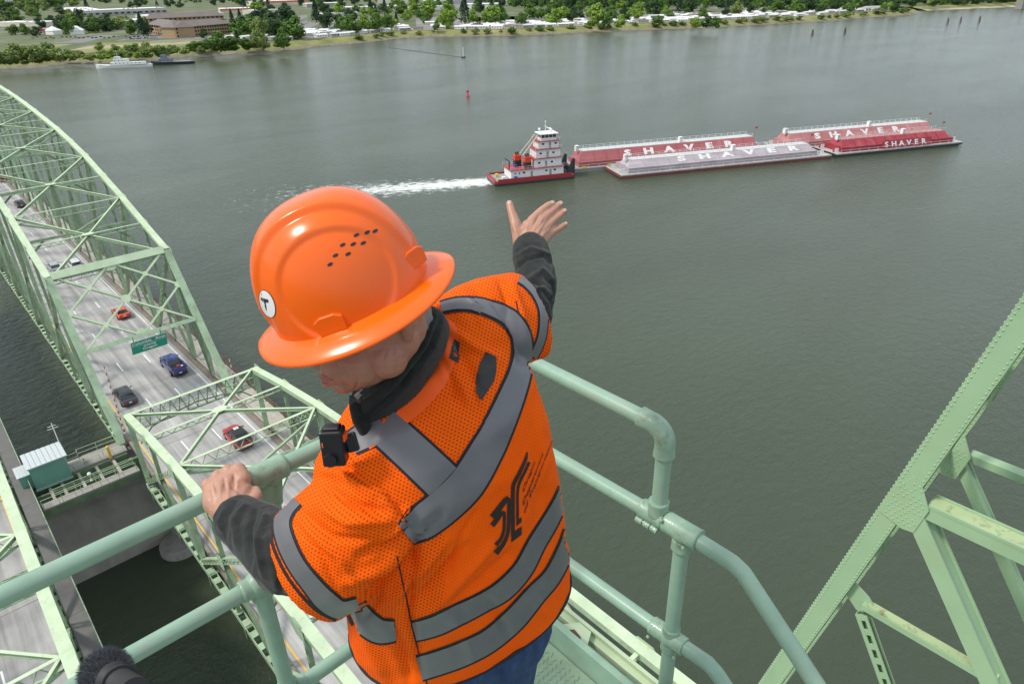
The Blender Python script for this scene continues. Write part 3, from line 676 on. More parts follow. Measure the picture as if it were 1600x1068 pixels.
for x in (8.8, 10.45):
    gp = [(1432, 744), (1441, 757), (1452, 797), (1427.5, 831), (1409, 824), (1374, 797), (1400, 757)]
    W_ = [atX(px, py, 8.8) for px, py in gp]; poly = [(p.y, p.z) for p in W_]
    # centre-line hugging polygon reaches over the web plate
    g = MB().m('leg').prism([(a, b) for a, b in poly], (x-.017, 0, 0), (0, 1, 0), (0, 0, 1), (1, 0, 0), .016); g.build('gusset_plate', TL)
    def inside(y, z, m=.03):
        c = False; n = len(poly)
        for i in range(n):
            (a, b), (c2, d) = poly[i], poly[(i+1) % n]
            if (b > z) != (d > z) and y < (c2-a)*(z-b)/(d-b)+a: c = not c
        return c
    ys = [p[0] for p in poly]; zs = [p[1] for p in poly]
    k = 0; zz = min(zs)+.03
    while zz < max(zs):
        yy = min(ys)+(.0 if k % 2 else .035)
        while yy < max(ys):
            if all(inside(yy+a, zz+b) for a, b in ((.025, 0), (-.025, 0), (0, .025), (0, -.025))) and (zz > -6.35+.1*sin(yy*9) or zz < -6.52 or yy < 1.62) and rv.random() < .93: dome((x-.018, yy, zz), (-1, 0, 0), .013)
            yy += .075
        zz += .062; k += 1
    yn = 1.55
    # heavy horizontal strut: channel with dirty top
    q9 = 1. if x < 9 else .62
    s = MB().m('leg').beam(R_(x+.16, 1.52, -6.47), R_(x+.16, -5.0, -6.47), .30*q9, .20*q9); s.build('strut', TL)
    s = MB().m('leg_dirty').beam(R_(x+.16, 1.50, -6.362), R_(x+.16, -5.0, -6.362), .27, .012); s.m('leg').beam(R_(x+.012, 1.5, -6.35), R_(x+.012, -5, -6.35), .02, .05); s.beam(R_(x+.308, 1.5, -6.35), R_(x+.308, -5, -6.35), .02, .05)
    if q9 == 1: s.build('strut_top', TL)
    a, b = R_(x+.15, 1.60, -6.62), R_(x+.15, -1.03, -10.3)
    s = MB().m('leg'); s.beam(a, b, .03, .24*q9, (0, 1, .7), sh=(-.14*q9, 0)); s.beam(a, b, .03, .24*q9, (0, 1, .7), sh=(.14*q9, 0)); s.beam(a, b, .25*q9, .02, (0, 1, .7), sh=(0, -.07*q9)); s.build('diagonal_brace', TL)
    if q9 < 1: continue
    # lower node
    s = MB().m('leg_dirty').beam(R_(x+.1, 2.05-.2, -8.62), R_(x+.1, .1, -8.62), .14, .02, sh=(0, .06)); s.m('leg').beam(R_(x+.1, 1.9, -8.62), R_(x+.1, .1, -8.62), .16, .10); s.build('strut', TL)
    a, b = R_(x+.05, 1.86, -8.75), R_(x+.05, .6, -10.9); d = (b-a); L = d.length; d.normalize()
    s = MB().m('leg'); upv = (0, 1, .6)
    s.beam(a, b, .015, .17, upv, sh=(.055, 0)); s.beam(a, b, .018, .05, upv, sh=(-.05, .060)); s.beam(a, b, .018, .05, upv, sh=(-.05, -.060)); s.beam(a, b, .12, .012, upv, sh=(0, .092))
    xx = d.cross(Vector(upv)).normalized()
    k = 0.
    while k < L-.1:
        c = a+d*(k+.04); s.beam(c-d*.05, c+d*.05, .0175, .0695, upv, sh=(-.05, 0)); k += .25
    s.m('steel_dark').beam(a, b, .01, .16, upv, sh=(.04, 0))  # dark sheet inside paints in the shade behind the slots
    s.build('perforated_brace', TL)
    g = MB().m('leg').prism([(2.12, -8.3), (1.85, -8.45), (1.70, -8.62), (1.78, -8.85), (1.98, -8.8), (2.2, -8.6)], (x+.1, 0, CAMZ), (0, 1, 0), (0, 0, 1), (1, 0, 0), .02); g.build('gusset_plate', TL)
rb_o = rb.build('rivet_heads', TL); tag(rb_o, kind='stuff')
for k, (za, zb2) in enumerate(((-3.4, -4.9), (-6.4, -4.9), (-6.4, -8.6), (-8.6, -10.5))):
    q = MB().m('leg').beam(R_(9.33, LY(za, -.15), za), R_(10.44, LY(zb2, -.15), zb2), .10, .09); q.build('cross_brace', TL)
for zz in (-4.9, -6.42, -8.62):
    q = MB().m('leg').beam(R_(9.33, LY(zz, -.17), zz), R_(10.44, LY(zz, -.17), zz), .16, .16); q.build('cross_strut', TL)
tag(TL, cat='bridge tower')

# ================================================================= the platform, its floor and railing
PF = thing('tower_platform', 'green steel lookout platform with tread plate floor under the worker', 'platform')
FZ = -2.2; CXr = 1.39; RY = 1.52
def tread_plate(nm, x0, x1, y0, y1):
    b = MB().m('tread').box((x0, y0, CAMZ+FZ-.008), (x1, y1, CAMZ+FZ)); pl = b.build(nm, PF)
    b = MB().m('tread'); y = y0+.02; k = 0
    s = .022
    while y < y1-.015:
        x = x0+.015+(s/2 if k % 2 else 0)
        while x < x1-.02:
            a = .012; d = Vector((a, a*.45, 0)) if k % 2 else Vector((a, -a*.45, 0)); c = Vector((x, y, CAMZ+FZ+.0015)); n = Vector((-d.y, d.x, 0))*.22
            b.add([c-d, c-n, c+d, c+n, c+Vector((0, 0, .0022))], [(0, 1, 4), (1, 2, 4), (2, 3, 4), (3, 0, 4)]); x += s
        y += s; k += 1
    o = b.build('tread_pattern', pl); tag(o, kind='stuff')
tread_plate('floor_plate', .66, 1.245, .42, 1.44); tread_plate('floor_plate', 1.275, 1.345, .42, 1.44)
b = MB().m('tread').box((-1.2, -.9, CAMZ+FZ-.008), (.65, 1.44, CAMZ+FZ)); b.build('floor_plate', PF)
b = MB().m('rail').box((1.25, .3, CAMZ+FZ-.06), (1.262, 1.30, CAMZ+FZ+.10)); b.box((1.25, .3, CAMZ+FZ+.10), (1.275, 1.30, CAMZ+FZ+.108)); b.build('toe_board', PF)
b = MB().m('rail').box((1.25, 1.304, CAMZ+FZ-.06), (1.262, 1.44, CAMZ+FZ+.10)); b.build('toe_board', PF)
b = MB().m('steel_light').box((1.375, -.8, CAMZ+FZ-.09), (1.415, 1.62, CAMZ+FZ-.02)); b.box((1.40, -.8, CAMZ+FZ-.02), (1.415, 1.62, CAMZ+FZ-.0)); b.build('edge_beam', PF)
b = MB().m('steel_light').prism([(0, -.06), (.055, -.03), (.055, .03), (0, .07)], (1.335, 1.16, CAMZ+FZ-.004), (1, 0, 0), (0, 1, 0), (0, 0, 1), .012); b.m('rust').prism([(0, -.03), (.012, -.02), (.02, .02), (.005, .03)], (1.33, 1.16, CAMZ+FZ+.009), (1, 0, 0), (0, 1, 0), (0, 0, 1), .003); b.build('edge_bracket', PF)
b = MB().m('steel_dark'); 
for yy in (-.5, .2, .9, 1.42): b.box((-1.2, yy-.03, CAMZ+FZ-.13), (1.37, yy+.03, CAMZ+FZ-.012))
b.build('floor_joist', PF)

RL = thing('pipe_railing', 'weathered pale green pipe railing round the platform corner, gripped by the worker', 'railing')
pr_ = .0240
def pipe(nm, pts, r=pr_, mt='rail', n=20):
    return MB().m(mt).tube([R_(*p) for p in pts], r, n).build(nm, RL)
def fit(nm, a, b, r=.0315, rim=True, mt='rail_joint'):
    a, b = R_(*a), R_(*b); d = (b-a).normalized(); L = (b-a).length
    q = MB().m(mt); pts = [a, a+d*.004, a+d*.009, b-d*.009, b-d*.004, b]; q.tube(pts, [r*.93, r*1.03, r, r, r*1.03, r*.93], 20)
    return q.build(nm, RL)
TZ, MZ, BZ = -1.15, -1.485, -1.955
pipe('top_rail', [(-1.6, RY, TZ), (.44, RY, TZ)]); pipe('top_rail', [(.52, RY, TZ), (1.36, RY, TZ)])
pipe('top_rail', [(CXr, RY-.03, TZ+.005), (CXr, .945, TZ+.01)])
# elbow at the end of the right top rail
el = [(CXr, .985, TZ+.01), (CXr, .955, TZ+.01)]
for k in range(9):
    a = pi/2*k/8; el.append((CXr, .945-.05*sin(a), TZ+.01-.05*(1-cos(a))))
el += [(CXr, .895, TZ-.055), (CXr, .895, TZ-.08)]
q = MB().m('rail_joint').tube([R_(*p) for p in el], [.0315, .030]+[.0300]*9+[.030, .0325], 22); q.build('elbow', RL)
pipe('post', [(CXr, .895, TZ-.07), (CXr, .893, MZ+.07)])
# corner fittings
for (zz) in (TZ, MZ, BZ):
    q = MB().m('rail_joint').sphere(R_(CXr, RY, zz), .033, 16, 10); q.build('corner_joint', RL)
pipe('post', [(CXr, RY, TZ), (CXr, RY, FZ-.1)])
# mid rail and its sloping stair part on the right
pipe('mid_rail', [(CXr, RY, MZ), (CXr, .93, MZ+.02)]); pipe('mid_rail', [(CXr, .80, MZ+.025), (CXr, .635, MZ+.022), (CXr, .60, MZ+.010), (CXr, .30, -1.735), (CXr, -.6, -2.48)])
pipe('low_rail', [(CXr, RY, BZ+.015), (CXr, .80, BZ+.035)]); pipe('low_rail', [(CXr, .80, BZ+.035), (CXr, .655, BZ+.045), (CXr, .62, BZ+.030), (CXr, .40, -2.10), (CXr, -.3, -2.66)])
fit('tee_joint', (CXr, .895, MZ+.085), (CXr, .895, MZ+.03)); fit('tee_joint', (CXr, .955, MZ+.02), (CXr, .865, MZ+.024), .0305)
fit('tee_joint', (CXr, .862, MZ+.024), (CXr, .745, MZ+.027), .0335); 
q = MB().m('rail_joint').sphere(R_(CXr, .80, MZ+.02), .036, 14, 10); q.build('joint_body', RL)
fit('tee_joint', (CXr, .80, MZ+.0), (CXr, .80, MZ-.045), .031)
pipe('post', [(CXr, .80, MZ-.03), (CXr, .795, BZ+.06)]); pipe('post', [(CXr, .795, BZ), (CXr, .79, FZ-.12)])
fit('tee_joint', (CXr, .797, BZ+.085), (CXr, .797, BZ-.02), .0285); fit('tee_joint', (CXr, .87, BZ+.033), (CXr, .74, BZ+.04), .0305)
q = MB().m('rail_joint').sphere(R_(CXr, .80, BZ+.035), .035, 14, 10); q.build('joint_body', RL)
for (y, z) in ((.86, MZ+.05), (.775, MZ+.0), (.86, BZ+.01), (.755, BZ+.005)):
    q = MB().m('rail_joint').sphere(R_(CXr-.034, y, z), .0065, 8, 6); q.build('set_screw', RL)
q = MB().m('rail_joint')
for k in range(3): q.tube([R_(CXr-.022, .955-.028*k, MZ-.012+.001*k), R_(CXr-.022, .931-.028*k, MZ-.012)], .011, 10)
q.build('hinge', RL)
# left rail fittings
fit('tee_joint', (.425, RY, TZ), (.53, RY, TZ), .0335); fit('tee_joint', (.485, RY, TZ-.01), (.470, RY, TZ-.10), .032); fit('tee_joint', (.470, RY, TZ-.095), (.468, RY, TZ-.125), .027)
pipe('post', [(.472, RY, TZ-.08), (.405, RY, MZ+.04), (.395, RY, MZ)]); pipe('mid_rail', [(-1.6, RY, MZ-.005), (.35, RY, MZ-.008)]); pipe('mid_rail', [(.43, RY, MZ-.008), (CXr, RY, MZ)])
q = MB().m('rail_joint').sphere(R_(.385, RY, MZ-.005), .0385, 18, 12); q.build('joint_body', RL); fit('tee_joint', (.335, RY, MZ-.006), (.38, RY, MZ-.008), .031)
fit('tee_joint', (.388, RY, MZ-.02), (.389, RY, MZ-.06), .030)
pipe('post', [(.389, RY, MZ-.03), (.392, RY, FZ-.1)]); pipe('low_rail', [(.40, RY, BZ-.02), (CXr, RY, BZ+.01)])
fit('tee_joint', (.392, RY, BZ+.03), (.392, RY, BZ-.07), .030); fit('tee_joint', (.40, RY, BZ-.02), (.45, RY, BZ-.02), .029)
# furry microphone at the lower left
MC = thing('furry_microphone', 'grey furry windshield microphone poking in at the bottom left below the railing', 'microphone', atD(150, 1046, .62))
c0 = atD(164, 1050, .62); ax_ = (atD(215, 1085, .55)-c0).normalized(); O_ = Vector(MC.location)
b = MB().m(simple('mic_fur_base', (.06, .062, .065), .9)); t1 = ax_.orthogonal().normalized(); t2 = ax_.cross(t1)
prof = [(-.021, .003), (-.018, .011), (-.011, .0165), (0, .0185), (.014, .0175), (.025, .0145), (.031, .009)]
b.rings([[c0+ax_*h+t1*(r*cos(2*pi*k/16))+t2*(r*sin(2*pi*k/16)) for k in range(16)] for h, r in prof]); o = b.build('windshield', MC); o.location = -O_
b = MB().m(simple('mic_fur', (.10, .105, .115), .95, .5, 300)); rr2 = random.Random(5)
for k in range(9000):
    h = rr2.uniform(-.021, .030); r = np.interp(h, [p[0] for p in prof], [p[1] for p in prof]); a = rr2.uniform(0, 2*pi)
    rad = t1*cos(a)+t2*sin(a); p = c0+ax_*h+rad*r; nrm = (rad+ax_*(h*25*-.0+ (h-.0)*22)).normalized(); l = rr2.uniform(.002, .0048)
    tip = p+nrm*l+Vector((rr2.uniform(-1, 1), rr2.uniform(-1, 1), rr2.uniform(-1, 1)))*.0022; sd_ = ax_.cross(nrm).normalized()*.00028
    b.add([p-sd_, p+sd_, tip], [(0, 1, 2)])
o = b.build('fur', MC); o.location = -O_; tag(o, kind='stuff')
b = MB().m('black').tube([c0+ax_*.025, c0+ax_*.034, c0+ax_*.036, c0+ax_*.09], [.0145, .0145, .012, .012], 20); b.tube([c0+ax_*.045, c0+ax_*.049], .0145, 20); o = b.build('microphone_body', MC); o.location = -O_
# ================================================================= the worker
def vest_mat(name, base, dots=True):
    m, t, b = nmat(name)
    uv = N(t, 'Attribute'); uv.attribute_name = 'weave'; at = N(t, 'Attribute'); at.attribute_name = 'perf'
    def mth(op, a, b2=None):
        q = N(t, 'Math', _operation=op)
        for i, v in enumerate((a, b2)):
            if v is None: continue
            if isinstance(v, (int, float)): q.inputs[i].default_value = v
            else: t.links.new(v, q.inputs[i])
        return q.outputs[0]
    sp = N(t, 'SeparateXYZ'); t.links.new(uv.outputs['Vector'], sp.inputs[0])
    u = mth('DIVIDE', sp.outputs[0], .0078); v = mth('DIVIDE', sp.outputs[1], .0054)
    row = mth('FLOOR', v); uo = mth('ADD', u, mth('MULTIPLY', mth('MODULO', mth('ABSOLUTE', row), 2.), .5))
    fx = mth('MULTIPLY', mth('SUBTRACT', mth('FRACT', uo), .5), 1.0); fy = mth('MULTIPLY', mth('SUBTRACT', mth('FRACT', v), .5), .72)
    d = mth('SQRT', mth('ADD', mth('MULTIPLY', fx, fx), mth('MULTIPLY', fy, fy)))
    hole = N(t, 'MapRange'); hole.inputs['From Min'].default_value = .25; hole.inputs['From Max'].default_value = .15; t.links.new(d, hole.inputs[0])
    hm = mth('MULTIPLY', hole.outputs[0], at.outputs['Fac'])
    n = N(t, 'TexNoise', Scale=9., Detail=4.); co = N(t, 'TexCoord'); t.links.new(co.outputs['Object'], n.inputs['Vector'])
    mx = N(t, 'Mix', _data_type='RGBA'); mx.inputs['A'].default_value = (base[0]*.93, base[1]*.82, base[2], 1); mx.inputs['B'].default_value = (min(1, base[0]*1.04), base[1]*1.15, base[2]*1.1, 1); t.links.new(n.outputs[0], mx.inputs['Factor'])
    m2 = N(t, 'Mix', _data_type='RGBA'); m2.inputs['B'].default_value = (.16, .03, .005, 1); t.links.new(mx.outputs['Result'], m2.inputs['A']); t.links.new(mth('MULTIPLY', hm, .72), m2.inputs['Factor'])
    t.links.new(m2.outputs['Result'], b.inputs['Base Color']); b.inputs['Roughness'].default_value = .75; b.inputs['Specular IOR Level'].default_value = .12
    n2 = N(t, 'TexWave', Scale=260., Distortion=.5); t.links.new(uv.outputs['Vector'], n2.inputs['Vector'])
    hh = mth('SUBTRACT', mth('MULTIPLY', n2.outputs['Fac'], .12), hm)
    bp = N(t, 'Bump', Strength=.55, Distance=.0012); t.links.new(hh, bp.inputs['Height']); t.links.new(bp.outputs[0], b.inputs['Normal'])
    return m
M['vest'] = vest_mat('orange_mesh_fabric', (.97, .118, .001))
M['tape'] = mat('reflective_grey_tape', (.135, .135, .142), .38, .08, 12, bump=.15, bscale=60, spec=.6)
M['blacktrim'] = mat('black_binding', (.014, .010, .012), .8, .2, 60)
M['patch'] = mat('black_patch', (.03, .03, .03), .7, .25, 60, bump=.1, bscale=200)
M['print'] = mat('black_screen_print', (.022, .012, .010), .7, .1, 40)
M['trim_orange'] = mat('orange_binding', (.96, .11, .003), .7, .06, 30)
M['fleece'] = mat('charcoal_fleece', (.019, .022, .020), .95, .45, 40, dirt=(.05, .056, .05), dirt_amt=.4, dscale=26, bump=.5, bscale=420, spec=.2)
M['fleece'].node_tree.nodes['Principled BSDF'].inputs['Sheen Weight'].default_value = .12
M['denim'] = mat('blue_denim', (.018, .050, .13), .85, .35, 40, dirt=(.10, .17, .32), dirt_amt=.4, dscale=30, bump=.3, bscale=500, stretch=(1, 1, .4))
M['boot'] = mat('brown_boot_leather', (.08, .045, .025), .6, .2, 20)
def skin_mat(name, c, red):
    m = mat(name, c, .48, .10, 26, dirt=red, dirt_amt=.5, dscale=34, bump=.22, bscale=210)
    b = m.node_tree.nodes['Principled BSDF']; b.inputs['Subsurface Weight'].default_value = .12; b.inputs['Subsurface Radius'].default_value = (.008, .003, .0015); b.inputs['Subsurface Scale'].default_value = .6
    return m
M['skin'] = skin_mat('weathered_skin', (.45, .24, .16), (.46, .18, .12))
M['face'] = skin_mat('ruddy_face_skin', (.42, .20, .135), (.36, .11, .08))
M['hair'] = mat('grey_hair', (.22, .205, .19), .8, .4, 260, stretch=(1, 1, .2))
M['hat'] = mat('glossy_orange_plastic', (.90, .128, .001), .24, .05, 6, spec=.45, coat=.15, dirt=(.70, .12, .02), dirt_amt=.35, dscale=22, bump=.015, bscale=30)
M['blackplastic'] = mat('black_plastic', (.012, .012, .014), .35, .2, 30)

PS = thing('person', 'worker seen from behind in orange vest, pointing with the right arm and gripping the railing', 'person')
def organic(name, mb, voxel, smooth, mats, parent, fold=None, noise=0., nscale=12., decimate=None):
    me = mb.mesh(name+'_raw'); o = bpy.data.objects.new(name, me); COL.objects.link(o)
    r = o.modifiers.new('r', 'REMESH'); r.mode = 'VOXEL'; r.voxel_size = voxel
    s = o.modifiers.new('s', 'SMOOTH'); s.iterations = smooth; s.factor = .5
    dg = bpy.context.evaluated_depsgraph_get(); dg.update(); new = bpy.data.meshes.new_from_object(o.evaluated_get(dg))
    o.modifiers.clear(); o.data = new; bpy.data.meshes.remove(me)
    new.name = name; new.materials.clear()
    for q in mats: new.materials.append(M[q])
    new.polygons.foreach_set('use_smooth', [True]*len(new.polygons)); new.polygons.foreach_set('material_index', [0]*len(new.polygons))
    if fold or noise: displace(new, fold or [], noise, nscale)
    if parent: o.parent = parent
    return o
def vert_np(me):
    a = np.empty(len(me.vertices)*3); me.vertices.foreach_get('co', a); return a.reshape(-1, 3)
def to_px(P):
    q = P-CAMP; z = q@CF; return 800+F*(q@CX)/z, 534-F*(q@CU)/z, z
def displace(me, folds, noise, nscale):
    """cloth folds: ridges and creases, each a line over the garment, pushed along the surface normal"""
    P = vert_np(me); nn = np.empty(len(me.vertices)*3); me.vertices.foreach_get('normal', nn); nn = nn.reshape(-1, 3)
    px, py, z = to_px(P); D = np.zeros(len(P))
    face = np.clip(-(nn@CF)*1.5+.35, 0, 1)
    for pts, amp, sg_ in folds:
        best = np.full(len(P), 1e9); tt = np.zeros(len(P)); n = len(pts)-1
        for i in range(n):
            (x0, y0), (x1, y1) = pts[i], pts[i+1]; dx, dy = x1-x0, y1-y0; L = dx*dx+dy*dy
            t = np.clip(((px-x0)*dx+(py-y0)*dy)/L, 0, 1); d = np.hypot(px-x0-t*dx, py-y0-t*dy); k = d < best; best[k] = d[k]; tt[k] = (i+t[k])/n
        taper = np.sin(np.pi*np.clip(tt*.9+.05, 0, 1))**.6
        D += 1.6*amp*np.exp(-(best/(sg_*.8))**2)*taper*face
    if noise:
        from mathutils import noise as NZ
        for i in range(len(P)):
            v = Vector(P[i])*nscale; D[i] += noise*(NZ.noise(v)+.5*NZ.noise(v*2.3+Vector((5, 1, 2))))
    P = P+nn*D[:, None]; me.vertices.foreach_set('co', P.ravel()); me.update()
def pxv(dx, dy, d): return Vector((CX*dx-CU*dy)*(d/F))
def ering(c, Mv, mv, n=24): return [c+Mv*cos(2*pi*k/n)+mv*sin(2*pi*k/n) for k in range(n)]
CFv = Vector(CF)
def chain(mb, pts, n=12):
    """tapered capsule through (px,py,depth,radius_px)"""
    P = [(atD(x, y, d), r*d/F) for x, y, d, r in pts]
    for (a, ra), (b, rb_) in zip(P, P[1:]): mb.tube([a, b], [ra, rb_], n)
    for a, ra in P: mb.sphere(a, ra, n, 8)
def wchain(mb, pts, n=12):
    for (a, ra), (b, rb_) in zip(pts, pts[1:]): mb.tube([Vector(a), Vector(b)], [ra, rb_], n)
    for a, ra in pts: mb.sphere(Vector(a), ra, n, 8)

# --- body (hidden mass, legs) as one continuous figure with head, neck and hands
def worldring(z, cx, cy, a, b, rot=-.12, n=28, tilt=0., p=2.3):
    R = []
    for k in range(n):
        t = 2*pi*k/n; c_, s_ = cos(t), sin(t); x = a*abs(c_)**(2/p)*(1 if c_ > 0 else -1); y = b*abs(s_)**(2/p)*(1 if s_ > 0 else -1)
        R.append(R_(cx+x*cos(rot)-y*sin(rot), cy+x*sin(rot)+y*cos(rot), z+tilt*x))
    return R
# vest shell
vm = MB()
vm.rings([worldring(-1.31, .672, .935, .275, .188), worldring(-1.2, .665, .93, .268, .184), worldring(-1.08, .65, .925, .258, .180), worldring(-.95, .633, .92, .253, .172), worldring(-.83, .615, .92, .25, .16, tilt=.10), worldring(-.74, .61, .925, .225, .135, tilt=.22), worldring(-.672, .618, .94, .165, .105, tilt=.3), worldring(-.632, .635, .952, .088, .062, tilt=.3)])
# left sleeve
Ld = Vector((.55, .83, 0)).normalized()
def sl(cx_, cy_, d, half, dx, dy, minor, mx=0, my=0):
    c = atD(cx_, cy_, d); L = sqrt(dx*dx+dy*dy); return ering(c, pxv(dx/L*half, dy/L*half, d), -CFv*minor+pxv(mx, my, d))
vm.rings([sl(665, 735, 1.30, 72, .55, .83, .09), sl(620, 765, 1.27, 84, .55, .83, .11), sl(578, 800, 1.26, 90, .53, .83, .115), sl(530, 848, 1.27, 101, .5, .85, .108, -8, 5), sl(488, 880, 1.31, 98, .5, .87, .09, -24, 12)])
# right sleeve
vm.rings([sl(700, 560, 1.36, 85, .5, .86, .09), sl(745, 525, 1.38, 84, .45, .9, .10), sl(785, 502, 1.42, 76, .4, .92, .098, 6, 0), sl(812, 494, 1.48, 72, .32, .94, .095, 20, 2), sl(826, 493, 1.52, 70, .28, .95, .09, 29, 4)])
folds = [([(585, 745), (625, 790), (650, 840)], -.006, 6), ([(480, 830), (530, 870), (560, 920)], .005, 6), ([(455, 815), (500, 860), (530, 930)], -.004, 5), ([(640, 790), (620, 830), (590, 860)], .006, 5), ([(660, 840), (645, 880), (640, 930)], -.007, 4), ([(745, 800), (720, 840), (700, 900)], -.005, 5), ([(840, 640), (850, 720), (845, 760)], .004, 6), ([(600, 900), (590, 940), (575, 960)], -.006, 5), ([(720, 455), (745, 480), (752, 510)], .005, 5), ([(780, 440), (792, 470), (800, 520)], -.005, 4), ([(505, 735), (540, 745), (580, 772)], .012, 9), ([(512, 762), (560, 790), (600, 800)], -.010, 7), ([(500, 790), (545, 815), (610, 815)], .008, 9), ([(470, 800), (520, 840), (590, 845)], -.006, 8), ([(560, 870), (610, 850), (645, 820)], -.009, 9), ([(540, 910), (600, 885), (645, 845)], .009, 10), ([(520, 700), (545, 722), (575, 730)], .008, 8),
         ([(640, 870), (600, 905), (575, 930)], -.011, 8), ([(700, 840), (655, 890), (610, 940)], .010, 10), ([(730, 850), (685, 905), (640, 950)], -.010, 8), ([(770, 850), (720, 900), (665, 960)], .010, 10), ([(800, 860), (755, 905), (700, 950)], -.007, 8), ([(690, 800), (650, 850), (630, 900)], -.008, 8),
         ([(700, 510), (745, 545), (780, 560)], .007, 9), ([(705, 535), (735, 575), (750, 610)], -.006, 8), ([(690, 600), (720, 620), (735, 650)], -.005, 10), ([(735, 445), (770, 470), (785, 500)], -.006, 8), ([(800, 445), (815, 490), (822, 540)], .006, 8), ([(780, 470), (800, 520), (815, 570)], -.007, 7),
         ([(855, 700), (870, 780), (880, 860)], .006, 12), ([(838, 700), (845, 780), (840, 860)], -.005, 10), ([(790, 880), (830, 930), (850, 960)], .005, 12), ([(760, 930), (790, 980), (800, 1010)], -.006, 12), ([(700, 950), (730, 1000), (740, 1040)], .006, 12), ([(650, 870), (640, 960), (660, 1050)], -.008, 7), ([(560, 950), (580, 1010), (600, 1060)], .008, 12), ([(600, 960), (625, 1010), (640, 1060)], -.008, 9)]
folds += [([(690+dx_, 560+dy_), (705+dx_, 590+dy_), (712+dx_, 625+dy_)], a_, 4) for dx_, dy_, a_ in ((0, 0, -.004), (22, 25, .004), (45, 40, -.003))]
vest = organic('vest', vm, .0065, 7, ['vest'], PS, folds, .0036, 13)
me = vest.data; P = vert_np(me)
a = me.attributes.new('weave', 'FLOAT_VECTOR', 'POINT'); W3 = np.zeros_like(P); _a, _b = P@CX, P@CU; W3[:, 0] = _a*cos(.45)+_b*sin(.45); W3[:, 1] = -_a*sin(.45)+_b*cos(.45); a.data.foreach_set('vector', W3.ravel())
px, py, z = to_px(P)
def inpoly(px, py, poly):
    c = np.zeros(len(px), bool); n = len(poly)
    for i in range(n):
        (x0, y0), (x1, y1) = poly[i], poly[(i+1) % n]
        k = ((y0 > py) != (y1 > py)) & (px < (x1-x0)*(py-y0)/((y1-y0) or 1e-9)+x0); c ^= k
    return c
smoothp = inpoly(px, py, [(835, 555), (900, 700), (930, 900), (760, 1090), (560, 1100), (640, 1050), (690, 960), (700, 870), (690, 820), (760, 760), (815, 640)])
pf = np.where(smoothp, .22, 1.0); a = me.attributes.new('perf', 'FLOAT', 'POINT'); a.data.foreach_set('value', pf)
bvh_vest = BVHTree.FromPolygons([v.co[:] for v in me.vertices], [p.vertices[:] for p in me.polygons])
CAMV = Vector(CAMP)
def hit(bvh, x, y):
    d = Vector(ray(x, y)).normalized(); return bvh.ray_cast(CAMV, d)
def drape(bvh, V, Fc, off, mt, name, parent, smooth=True, thick=None):
    """lay a flat pattern piece (picture points V, faces Fc) on a garment surface; points off the garment are dropped"""
    W_ = []; ok = []
    for x, y in V:
        co, nrm, idx, dist = hit(bvh, x, y)
        if co is None: W_.append(Vector((0, 0, 0))); ok.append(False)
        else:
            if nrm.dot(CAMV-co) < 0: nrm = -nrm
            W_.append(co+nrm*off); ok.append(True)
    fs = []
    for f in Fc:
        if all(ok[i] for i in f):
            pts = [W_[i] for i in f]
            if max((pts[i]-pts[i-1]).length for i in range(len(pts))) < .05: fs.append(f)
    used = sorted({i for f in fs for i in f}); mp_ = {o: n for n, o in enumerate(used)}
    b = MB().m(mt); b.smooth = smooth; b.add([W_[i] for i in used], [tuple(mp_[i] for i in f) for f in fs]); return b.build(name, parent)
def smoothline(pts, step=4):
    P = [Vector((*p,)) for p in pts]; out_ = []
    for i in range(len(P)-1):
        p0, p1, p2, p3 = P[max(0, i-1)], P[i], P[i+1], P[min(len(P)-1, i+2)]; n = max(2, int((p2.xy-p1.xy).length/step))
        for k in range(n):
            t = k/n; out_.append(.5*((2*p1)+(p2-p0)*t+(2*p0-5*p1+4*p2-p3)*t*t+(3*p1-p0-3*p2+p3)*t**3))
    out_.append(P[-1]); return out_
def band(pts, name='reflective_band', bvh=None, parent=None, edge=4.2, mt='tape', off=.0022, emt='blacktrim'):
    bvh = bvh or bvh_vest; parent = parent or vest
    L = smoothline(pts); 
    for (extra, o_, m_, nm, na) in (((edge, off*.55, emt, 'black_binding', 8),) if edge else ())+((0, off, mt, name, 8),):
        V = []; Fc = []
        for i, p in enumerate(L):
            a = L[max(0, i-1)]; b = L[min(len(L)-1, i+1)]; t = (b.xy-a.xy).normalized(); nx, ny = -t.y, t.x
            for k in range(na+1):
                s = (k/na*2-1)*(p.z+extra); V.append((p.x+nx*s, p.y+ny*s))
        for i in range(len(L)-1):
            for k in range(na): q = i*(na+1)+k; Fc.append((q, q+1, q+na+2, q+na+1))
        drape(bvh, V, Fc, o_, m_, nm, parent)
def polydecal(poly, mt, name, bvh=None, parent=None, off=.0025, cut=5):
    bm = bmesh.new(); vs = [bm.verts.new((x, y, 0)) for x, y in poly]; bm.faces.new(vs); bmesh.ops.triangulate(bm, faces=bm.faces[:])
    for _ in range(6):
        es = [e for e in bm.edges if e.calc_length() > cut]
        if not es: break
        bmesh.ops.subdivide_edges(bm, edges=es, cuts=1); bmesh.ops.triangulate(bm, faces=bm.faces[:])
    V = [(v.co.x, v.co.y) for v in bm.verts]; bm.verts.index_update(); Fc = [tuple(v.index for v in f.verts) for f in bm.faces]; bm.free()
    return drape(bvh or bvh_vest, V, Fc, off, mt, name, parent or vest)
